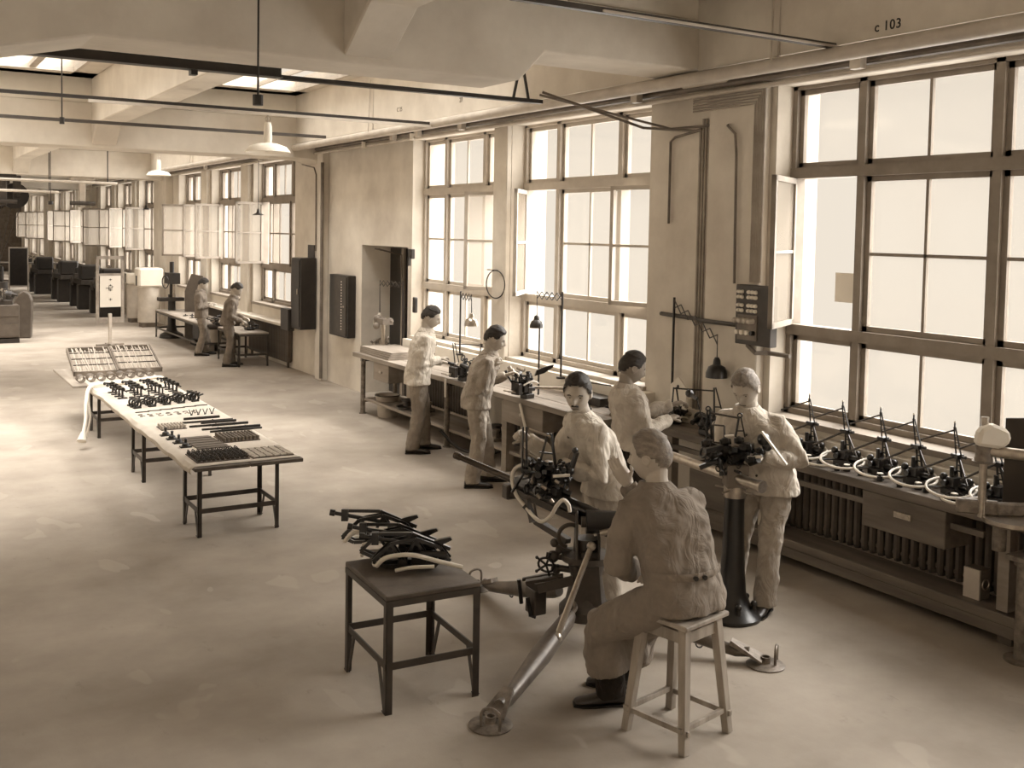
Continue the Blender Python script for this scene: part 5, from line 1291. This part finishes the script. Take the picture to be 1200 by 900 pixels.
    if not seated and vox < .011:
        q = MB()
        for i in range(4):
            c = hipc + spine * (.02 + .11 * i) * tk; ff = f.lerp(f2, i / 3).normalized()
            MB().cyl(c + ff * .134 * b_, c + ff * .146 * b_, .008, n=8).build('button', M_STEELB, jo, world=True)
    # ---- trousers
    T_ = MB()
    T_.loft([ering(hipc + up * z * k, f, r, up, w_ * k, d_ * k, 20) for z, w_, d_ in ((-.10, .165, .115), (0, .172, .125), (.08, .155, .112))])
    for hj, kn, an in legs:
        dn = (an - kn).normalized()
        T_.tube([hj + up * .02, hj.lerp(kn, .35), kn, kn.lerp(an, .5), an + up * .03, an - up * .035], .09, 16, rs=[.105 * k, .100 * k, .080 * k, .077 * k, .080 * k, .082 * k])
    to = T_.build('trousers', trousers, t, world=True); remesh(to, vox * 1.25, 4, .026)
    # ---- shoes
    for i in (0, 1):
        hj, kn, an = legs[i]; an = V(an.x, an.y, 0)
        fd = f if not footdir else V(*footdir[i]).normalized()
        if twist and not seated: fd = f
        rr = V(fd.y, -fd.x, 0); sh_ = []
        for y_, w_, h0, h1 in ((-.085, .022, .012, .06), (-.075, .034, .004, .085), (-.03, .038, .004, .105), (.03, .042, .006, .088), (.09, .05, .004, .062), (.15, .048, .004, .05), (.195, .034, .006, .038), (.205, .018, .012, .03)):
            c = an + fd * y_; sh_.append([c + rr * (w_ * math.cos(a)) + up * ((h0 + h1) / 2 + (h1 - h0) / 2 * math.sin(a) * (1)) for a in [2 * PI * j / 14 for j in range(14)]])
        so = MB().loft(sh_).build('shoe', M_SHOE, t, world=True, smooth=True)
        sl_ = [(-.088, .03), (-.07, .040), (0, .038), (.09, .053), (.16, .050), (.208, .028)]
        L1 = [an + fd * y_ + rr * w_ for y_, w_ in sl_] + [an + fd * y_ - rr * w_ for y_, w_ in sl_[::-1]]
        MB().loft([[p + up * .001 for p in L1], [p + up * .014 for p in L1]]).build('sole', M_BLACK, so, world=True)
    return t, dict(hip=hipc, neck=neck, chest=chest, f=f, r=r, hm=hm, spine=spine, jo=jo, arms=arms, legs=legs, f2=f2, r2=r2)
C_LIGHT = cloth_mat('light_drill', .58); C_LIGHT2 = cloth_mat('pale_drill', .50); C_MID = cloth_mat('grey_drill', .27, .2); C_MID2 = cloth_mat('faded_work_cotton', .36, .25)
C_COAT = cloth_mat('brown_work_coat', .23, .15, .4); C_DARK = cloth_mat('dark_trousers', .022, .2); C_FAR = cloth_mat('dull_drill', .20, .2)

# 1 standing at the bench far left
person('young man in pale jacket and grey trousers standing by the long bench, farthest along it', (5.33, 11.03), (.92, -.38), ((5.704, 11.156, 1.030), (5.541, 10.902, 1.097)), ((5.50, 11.17, .08), (5.26, 10.98, .08)), (.80, -.55, -.38),
       H_=1.74, bulk=1.08, elbow=((-.4, -.5, -1), (.35, -.7, -1)), jacket=C_LIGHT, trousers=C_MID, hair=M_HAIRD, vox=.009, headpos=(5.477, 10.989, 1.580), palm=(None, (0, 0, 1)), curl=(.55, .6))
# 2 standing nearer
person('man in all-grey work clothes standing at the long bench just behind the gun muzzle', (5.17, 9.33), (.90, -.42), ((5.547, 9.386, 1.100), (5.255, 9.148, 1.224)), ((5.38, 9.42, .08), (5.10, 9.24, .08)), (.80, -.5, -.40),
       H_=1.72, bulk=1.08, elbow=((-.4, -.5, -1), (.5, -.8, -.8)), jacket=C_MID2, trousers=C_MID2, hair=M_HAIRD, vox=.009, headpos=(5.348, 9.268, 1.502), curl=(.6, .7))
# 3 leaning over the bench
person('dark-haired man in pale jacket and dark trousers leaning over the near bench end', (5.36, 6.95), (.96, -.28), ((5.776, 6.989, 1.134), (5.590, 6.792, 1.055)), ((5.30, 7.10, .08), (5.26, 6.80, .08)), (.90, -.28, -.34),
       H_=1.76, bulk=1.10, elbow=((-.3, -.3, -1), (.4, -.5, -1)), jacket=C_LIGHT2, trousers=C_DARK, hair=M_HAIRD, skin=M_SKIN2, vox=.009, headpos=(5.303, 6.912, 1.491), curl=(.6, .6), coat_len=.80)
# 4 mustached man
t4, J4 = person('dark-haired mustached man in cream jacket behind the gun, looking at the camera', (4.24, 5.78), (-.97, .24), ((3.837, 5.741, 1.056), (3.766, 6.036, 1.180)), ((4.22, 5.68, .08), (4.26, 5.92, .08)), (-.74, -.72, -.26),
       H_=1.76, bulk=1.12, elbow=((-.5, -.5, -1), (.2, .2, -1)), jacket=C_LIGHT, trousers=C_LIGHT2, hair=M_HAIRD, vox=.008, headpos=(3.969, 5.761, 1.528), curl=(.8, .8), coat_len=.80, palm=((0, 0, 1), (.3, .6, .5)))
MB().tube([J4['hm'] @ V(-.020, .090, -.049), J4['hm'] @ V(-.008, .100, -.043), J4['hm'] @ V(.008, .100, -.043), J4['hm'] @ V(.020, .090, -.049)], .006, 8).build('mustache', M_HAIRD, t4, world=True, smooth=True)
S_, E_, W_ = J4['arms'][0]
MB().ring(W_ + (W_ - E_).normalized() * .018, .034, .007, (W_ - E_), 16, 6).cyl(W_ + V(-.02, -.02, .03), W_ + V(-.026, -.026, .042), .016, n=12).build('wristwatch', M_STEEL, t4, world=True)
# 5 blond man at the pedestal
person('fair-haired man in pale jacket and trousers bending over the sight on the dark pedestal', (5.27, 5.32), (-.86, -.42), ((5.092, 5.154, 1.106), (4.978, 5.399, 1.105)), ((5.20, 5.22, .08), (5.12, 5.47, .08)), (-.78, -.32, -.55),
       H_=1.76, bulk=1.14, elbow=((-.9, -.4, -1), (.5, -.6, -1)), jacket=C_LIGHT2, trousers=C_MID2, hair=M_HAIRB, vox=.008, headpos=(5.110, 5.372, 1.545), curl=(.7, .7), coat_len=.78)
# 6 seated man
t6, J6 = person('fair-haired man in a belted brown work coat seated on the stool, back to the camera', (3.42, 4.36), (-.12, .99), ((3.485, 4.491, 0.771), (3.496, 4.561, 1.215)), ((3.42, 4.58, .09), (3.62, 4.74, .09)), (-.50, .86, -.14),
       hip=(3.575, 4.16, .745), seated=True, H_=1.76, lean=.10, elbow=((-1, -.3, -.6), (.1, .2, -1)), knee=((-.75, 1, .5), (-.25, 1, .5)), footdir=((-.88, .45, 0), (-.75, .6, 0)), jacket=C_COAT, trousers=C_DARK, hair=M_HAIRB, vox=.007, headpos=(3.480, 4.362, 1.420), curl=(.5, .15), shoulder_drop=(.02, -.02), bulk=1.15, twist=.42, palm=(None, (-.8, -.4, 0)))
hp = J6['hip']; f = J6['f2']; r = J6['r2']; sp = J6['spine']
c = hp + sp * .13
MB().tube([c + (r * (.212 * math.sin(a)) - f * (.196 * math.cos(a))) + V(0, 0, .012 * math.sin(a)) for a in [math.radians(-62 + 124 * i / 12) for i in range(13)]], .02, 8, sy=.35, up=(0, 0, 1)).build('back_belt', C_COAT, J6['jo'], world=True, smooth=True)
for a in (.28, .02): 
    p_ = c + (r * (.205 * math.sin(a)) - f * (.206 * math.cos(a)))
    MB().cyl(p_, p_ - f * .012, .013, n=12).build('button', M_BLACK, J6['jo'], world=True)
# far pair
person('left one of the two far workers, upright in a grey shirt', (5.50, 21.3), (.97, -.25), ((5.681, 21.357, 1.008), (5.598, 21.171, 1.006)), ((5.62, 21.42, .08), (5.42, 21.2, .08)), (.9, -.2, -.45),
       H_=1.60, lean=.03, elbow=((-.4, -.5, -1), (.4, -.5, -1)), jacket=C_FAR, trousers=C_MID, vox=.014, headpos=(5.527, 21.293, 1.426))
person('right one of the two far workers, bending over the small steel table', (5.50, 19.45), (.95, -.3), ((5.791, 19.449, 0.898), (5.705, 19.266, 0.852)), ((5.62, 19.6, .08), (5.46, 19.35, .08)), (.8, -.2, -.65),
       H_=1.64, lean=.10, elbow=((-.4, -.5, -1), (.4, -.5, -1)), jacket=C_FAR, trousers=C_FAR, vox=.014, headpos=(5.639, 19.375, 1.431))

# ------------------------------------------------------------------ far end of the hall
t = thing('display_easel', 'tall wooden easel frame on a post holding a chart with small crosses', 'easel', (4.16, 23.53, 0), .17)
MB().box(-.29, -.235, -.02, .02, .50, 1.92).box(.235, .29, -.02, .02, .50, 1.92).box(-.29, .29, -.02, .02, 1.85, 1.92).box(-.24, .24, -.02, .02, .50, .62).box(-.24, .24, -.02, .02, 1.5, 1.55).build('frame', M_WOOD, t)
ch = MB().box(-.22, .22, -.03, -.022, .84, 1.50).build('chart', M_PAPER, t)
for x, z, w_ in ((.0, 1.42, .03), (0, 1.30, .03), (-.03, 1.24, .07), (.0, 1.2, .035), (0, 1.0, .035), (.04, 1.27, .02)):
    MB().box(x - w_, x + w_, -.034, -.030, z - .005, z + .005).box(x - .005, x + .005, -.034, -.030, z - w_ * .7, z + w_ * .7).build('cross_mark', M_BLACK, ch)
MB().box(-.03, .03, -.03, .03, .04, .70).build('post', M_PIPE, t)
MB().box(-.28, .28, -.05, .05, 0, .06).box(-.04, .04, -.2, .2, 0, .06).build('base', M_WOOD, t)
def block_machine(name, label, loc, parts, rz=0, cat='machine'):
    t = thing(name, label, cat, loc, rz)
    for nm, m_, fn in parts: fn(MB()).build(nm, m_, t, smooth=False, bevel=0)
    return t
t = thing('grinding_machine', 'grey machine with a big rounded guard plate at the left edge of the hall', 'machine', (2.75, 26.15, 0))
MB().prism([(-.16, 0), (.22, 0), (.24, .5), (.24, .85), (.18, 1.0), (.06, 1.07), (-.06, 1.0), (-.16, .8)], .30, 0, (V(0, 0, 0), V(.9, -.2, 0), V(0, 0, 1))).build('guard', M_IRONG, t, bevel=.02)
MB().box(-.6, -.1, -.1, .5, 0, .75).build('body', M_STEELB, t, bevel=.02); MB().cyl((-.4, .1, .75), (-.4, .1, 1.25), .12, n=14).ball((-.3, 0, .95), .14, 12).build('head', M_STEEL, t, smooth=True)
t = thing('tool_cabinet', 'small grey drawer cabinet in front of the rounded guard at the left edge', 'cabinet', (2.36, 25.1, 0))
MB().box(-.35, .2, -.2, .25, .12, .82).build('body', M_IRONG, t, bevel=.01)
MB().box(-.33, .18, -.215, -.2, .58, .78).build('drawer', M_IRONG, t); MB().box(-.33, .18, -.215, -.2, .16, .42).build('drawer', M_IRONG, t); MB().box(-.35, .2, -.2, .25, 0, .1).build('plinth', M_STEEL, t)
MB().box(-.2, .1, -.19, .0, .44, .54).build('rag', M_PIPE, t)
jumble('loose_fittings', 'dark heap of castings on top of the small grey cabinet at the left edge', 'castings', (2.3, 25.1, .82), 0, 14, .28, .2, .34, M_STEELB, 61, 0)
t = thing('drill_press', 'dark slender drilling machine beside the far window table', 'machine', (5.75, 24.9, 0))
MB().lathe([(.28, 0), (.26, .08), (.13, .15), (.09, .3), (.08, 1.0)], 16).build('column', M_STEEL, t, smooth=True)
MB().box(-.3, .25, -.15, .15, .85, .93).build('work_table', M_STEEL, t); MB().box(-.12, .12, -.3, .2, 1.25, 1.5).cyl((0, 0, .9), (0, 0, 1.75), .05, n=12).build('head', M_STEEL, t); MB().cyl((-.0, -.2, .95), (0, -.2, 1.25), .03, n=10).build('spindle', M_BRIGHT, t)
MB().ring((-.2, -.25, 1.3), .14, .012, (1, .3, 0), 16, 6).build('handwheel', M_STEEL, t)
t = thing('sheet_guard', 'tall dark slanted sheet guard behind the far drilling machine', 'guard', (6.1, 24.3, 0))
MB().prism([(-.2, 0), (.28, 0), (.22, 1.45), (-.05, 1.5), (-.2, 1.1)], .03, 0, (V(0, 0, .0), V(.85, -.5, 0), V(0, 0, 1))).build('sheet', M_IRONG, t)
for i, (x, y, l) in enumerate(((5.85, 27.8, 'nearer pale metal drum cabinet under the far windows'), (5.85, 29.2, 'farther pale metal drum cabinet under the far windows'))):
    t = thing('pale_cabinet', l, 'cabinet', (x, y, 0))
    MB().cyl((0, 0, .12), (0, 0, 1.02), .27, n=20).build('body', M_PIPE, t, smooth=True); MB().box(-.2, .2, -.2, .2, 0, .12).build('base', M_PIPEG, t)
    MB().box(-.3, .3, -.3, .3, 1.02, 1.5 if i == 0 else 1.3).build('hood', M_WHITE, t, bevel=.04); MB().box(-.31, -.30, -.06, .06, 1.05, 1.3).build('slot', M_STEEL, t)
def lathe_machine(label, x, y, s_=1.0):
    t = thing('lathe', label, 'machine', (x, y, 0))
    MB().box(-.3, .3, -.9, -.5, 0, .75).build('stand', M_STEEL, t, bevel=.02); MB().box(-.3, .3, .6, .9, 0, .75).build('stand', M_STEEL, t, bevel=.02)
    MB().box(-.25, .25, -1.0, 1.0, .75, .90).build('bed', M_STEELB, t, bevel=.01)
    MB().box(-.25, .3, -1.0, -.45, .9, 1.35).build('headstock', M_STEEL, t, bevel=.04); MB().cyl((0, -.45, 1.1), (0, -.30, 1.1), .14, n=16).build('chuck', M_BRIGHT, t, smooth=True)
    MB().box(-.15, .15, .6, .9, .9, 1.2).build('tailstock', M_STEEL, t, bevel=.03); MB().box(-.3, .2, -.1, .15, .9, 1.05).cyl((-.32, 0, .8), (-.36, 0, .8), .1, n=14).build('carriage', M_STEELB, t)
    return t
lathe_machine('dark lathe half hidden by the easel, nearest of the row under the far windows', 5.5, 31.8)
lathe_machine('second dark lathe in the row under the far windows', 5.4, 34.8)
lathe_machine('third dark lathe in the row, beside the far aisle', 5.3, 38.2)
lathe_machine('fourth dark lathe in the row, by the most distant windows', 5.1, 42.5)
for i, (x, y, l) in enumerate(((2.7, 34.0, 'dark lathe left of the far aisle, nearest'), (2.9, 38, 'dark lathe left of the far aisle, middle'), (3.3, 43.5, 'dark lathe left of the far aisle, most distant'))): lathe_machine(l, x, y)
steel_table('steel_table', 'distant dark bench across the end of the aisle', 4.1, 6.2, 46.4, 47.6, .95, top=M_WOODD)
jumble('loose_fittings', 'heap of work on the distant dark bench', 'castings', (5.0, 47, .98), 0, 8, .6, .3, .5, M_STEEL, 65, 0)
t = thing('notice_board', 'dark board with pale edge standing near the left of the aisle', 'board', (4.5, 44, 0)); MB().box(-.3, .3, -.03, .03, .2, 1.6).build('panel', M_STEEL, t); MB().box(-.34, -.3, -.04, .04, 0, 1.62).box(.3, .34, -.04, .04, 0, 1.62).box(-.34, .34, -.04, .04, 1.6, 1.65).build('frame', M_PIPE, t)
# line shafts, hangers and belts overhead at the far left
t = thing('line_shaft', 'overhead drive shaft with pulleys and hangers in the distant left bay', 'shaft', (3.35, 38, 3.35))
MB().cyl((0, -6, 0), (0, 12, 0), .04, n=10).build('shaft', M_STEEL, t)
for y in (-5, -2, 1, 4, 7, 10):
    MB().box(-.1, .1, y - .06, y + .06, -.1, 1.3).build('hanger', M_STEELB, t)
    MB().cyl((0, y + .5, 0), (0, y + .75, 0), .32 + .05 * math.sin(y), n=20).build('pulley', M_STEEL, t, smooth=True)
for i, (y, x1) in enumerate(((-4.4, -.6), (-1.4, -.3), (1.6, -.5), (4.6, -.1), (7.6, -.2))):
    MB().bar((-.25, y, 0), (x1 - .3, y, -2.2), .004, .12, (0, 1, 0)).bar((.25, y, 0), (x1 + .1, y, -2.2), .004, .12, (0, 1, 0)).build('belt', M_STEELB, t)
for i, x in enumerate((2.6, 4.4)):
    t = thing('pipe_bracket', 'dark bracket column hanging from the far crossbeam, %s one' % ['left', 'right'][i], 'bracket', (x, 28.65, 3.0))
    MB().box(-.08, .08, -.08, .08, 0, .76).box(-.3, .3, -.1, .1, .68, .76).build('body', M_STEELB if i == 0 else M_PIPE, t, bevel=.02)
    MB().cyl((-.3, -.12, .1), (.3, -.12, .1), .05, n=10).build('pipe_end', M_STEELB, t)
# strip of work on the far tables
jumble('sight_assembly', 'dark sight parts under the hands of the left far worker', 'gun sight', (5.75, 20.95, .63), 0, 16, .2, .25, .2, M_STEEL, 71, 0)
jumble('sight_assembly', 'dark curved fittings on the small steel table before the right far worker', 'fittings', (6.0, 19.75, .63), 0, 16, .14, .22, .16, M_STEEL, 72, 0)
for i in range(9):
    o = MB().ring((0, 0, .012), .05, .008, (0, 0, 1), 12, 5, 0, 4.6).cyl((0, 0, 0), (0, 0, .05), .012, n=8).build('bent_fitting', M_STEEL); o.location = (5.65 + .14 * (i % 3), 22.1 + .55 * (i // 3), .631); o.rotation_euler = (0, 0, i)
    tag(o, 'small bent fitting on the long far table, %s in the %s row' % (['left', 'middle', 'right'][i % 3], ['near', 'middle', 'far'][i // 3]), 'fitting', 'bent fittings on the far table')
t = thing('grindstone', 'round dark wheel under the long pale-topped far table', 'wheel', (5.9, 23.2, 0)); MB().cyl((-.04, 0, .28), (.04, 0, .28), .26, n=22).build('wheel', M_STEEL, t, smooth=True); MB().box(-.1, .1, -.2, .2, 0, .12).box(-.03, .03, -.03, .03, .1, .3).build('stand', M_STEEL, t)
t = thing('bucket', 'pale bucket hanging under the far tables between the workers', 'bucket', (5.95, 21.9, 0)); MB().lathe([(.10, .18), (.14, .46), (.15, .46), (.14, .44), (.09, .19)], 16).build('body', M_PIPE, t, smooth=True); MB().box(-.03, .03, -.03, .03, 0, .18).build('stand', M_STEEL, t)
# small lamps seen before the far windows
for i, (x, y, z, l) in enumerate(((6.3, 20.2, 2.82, 'small dark pendant shade before the first far window'), (6.2, 29.8, 3.0, 'dark fan-shaped lamp bracket on the far pier'))):
    t = thing('pendant_lamp', l, 'lamp', (x, y, z)); MB().lathe([(.02, .12), (.03, .05), (.12, 0), (.0, .02)], 14).build('lamp_shade', M_STEEL, t, smooth=True); MB().cyl((0, 0, .1), (0, 0, 4.0 - z), .006, n=6).build('cord', M_STEEL, t)
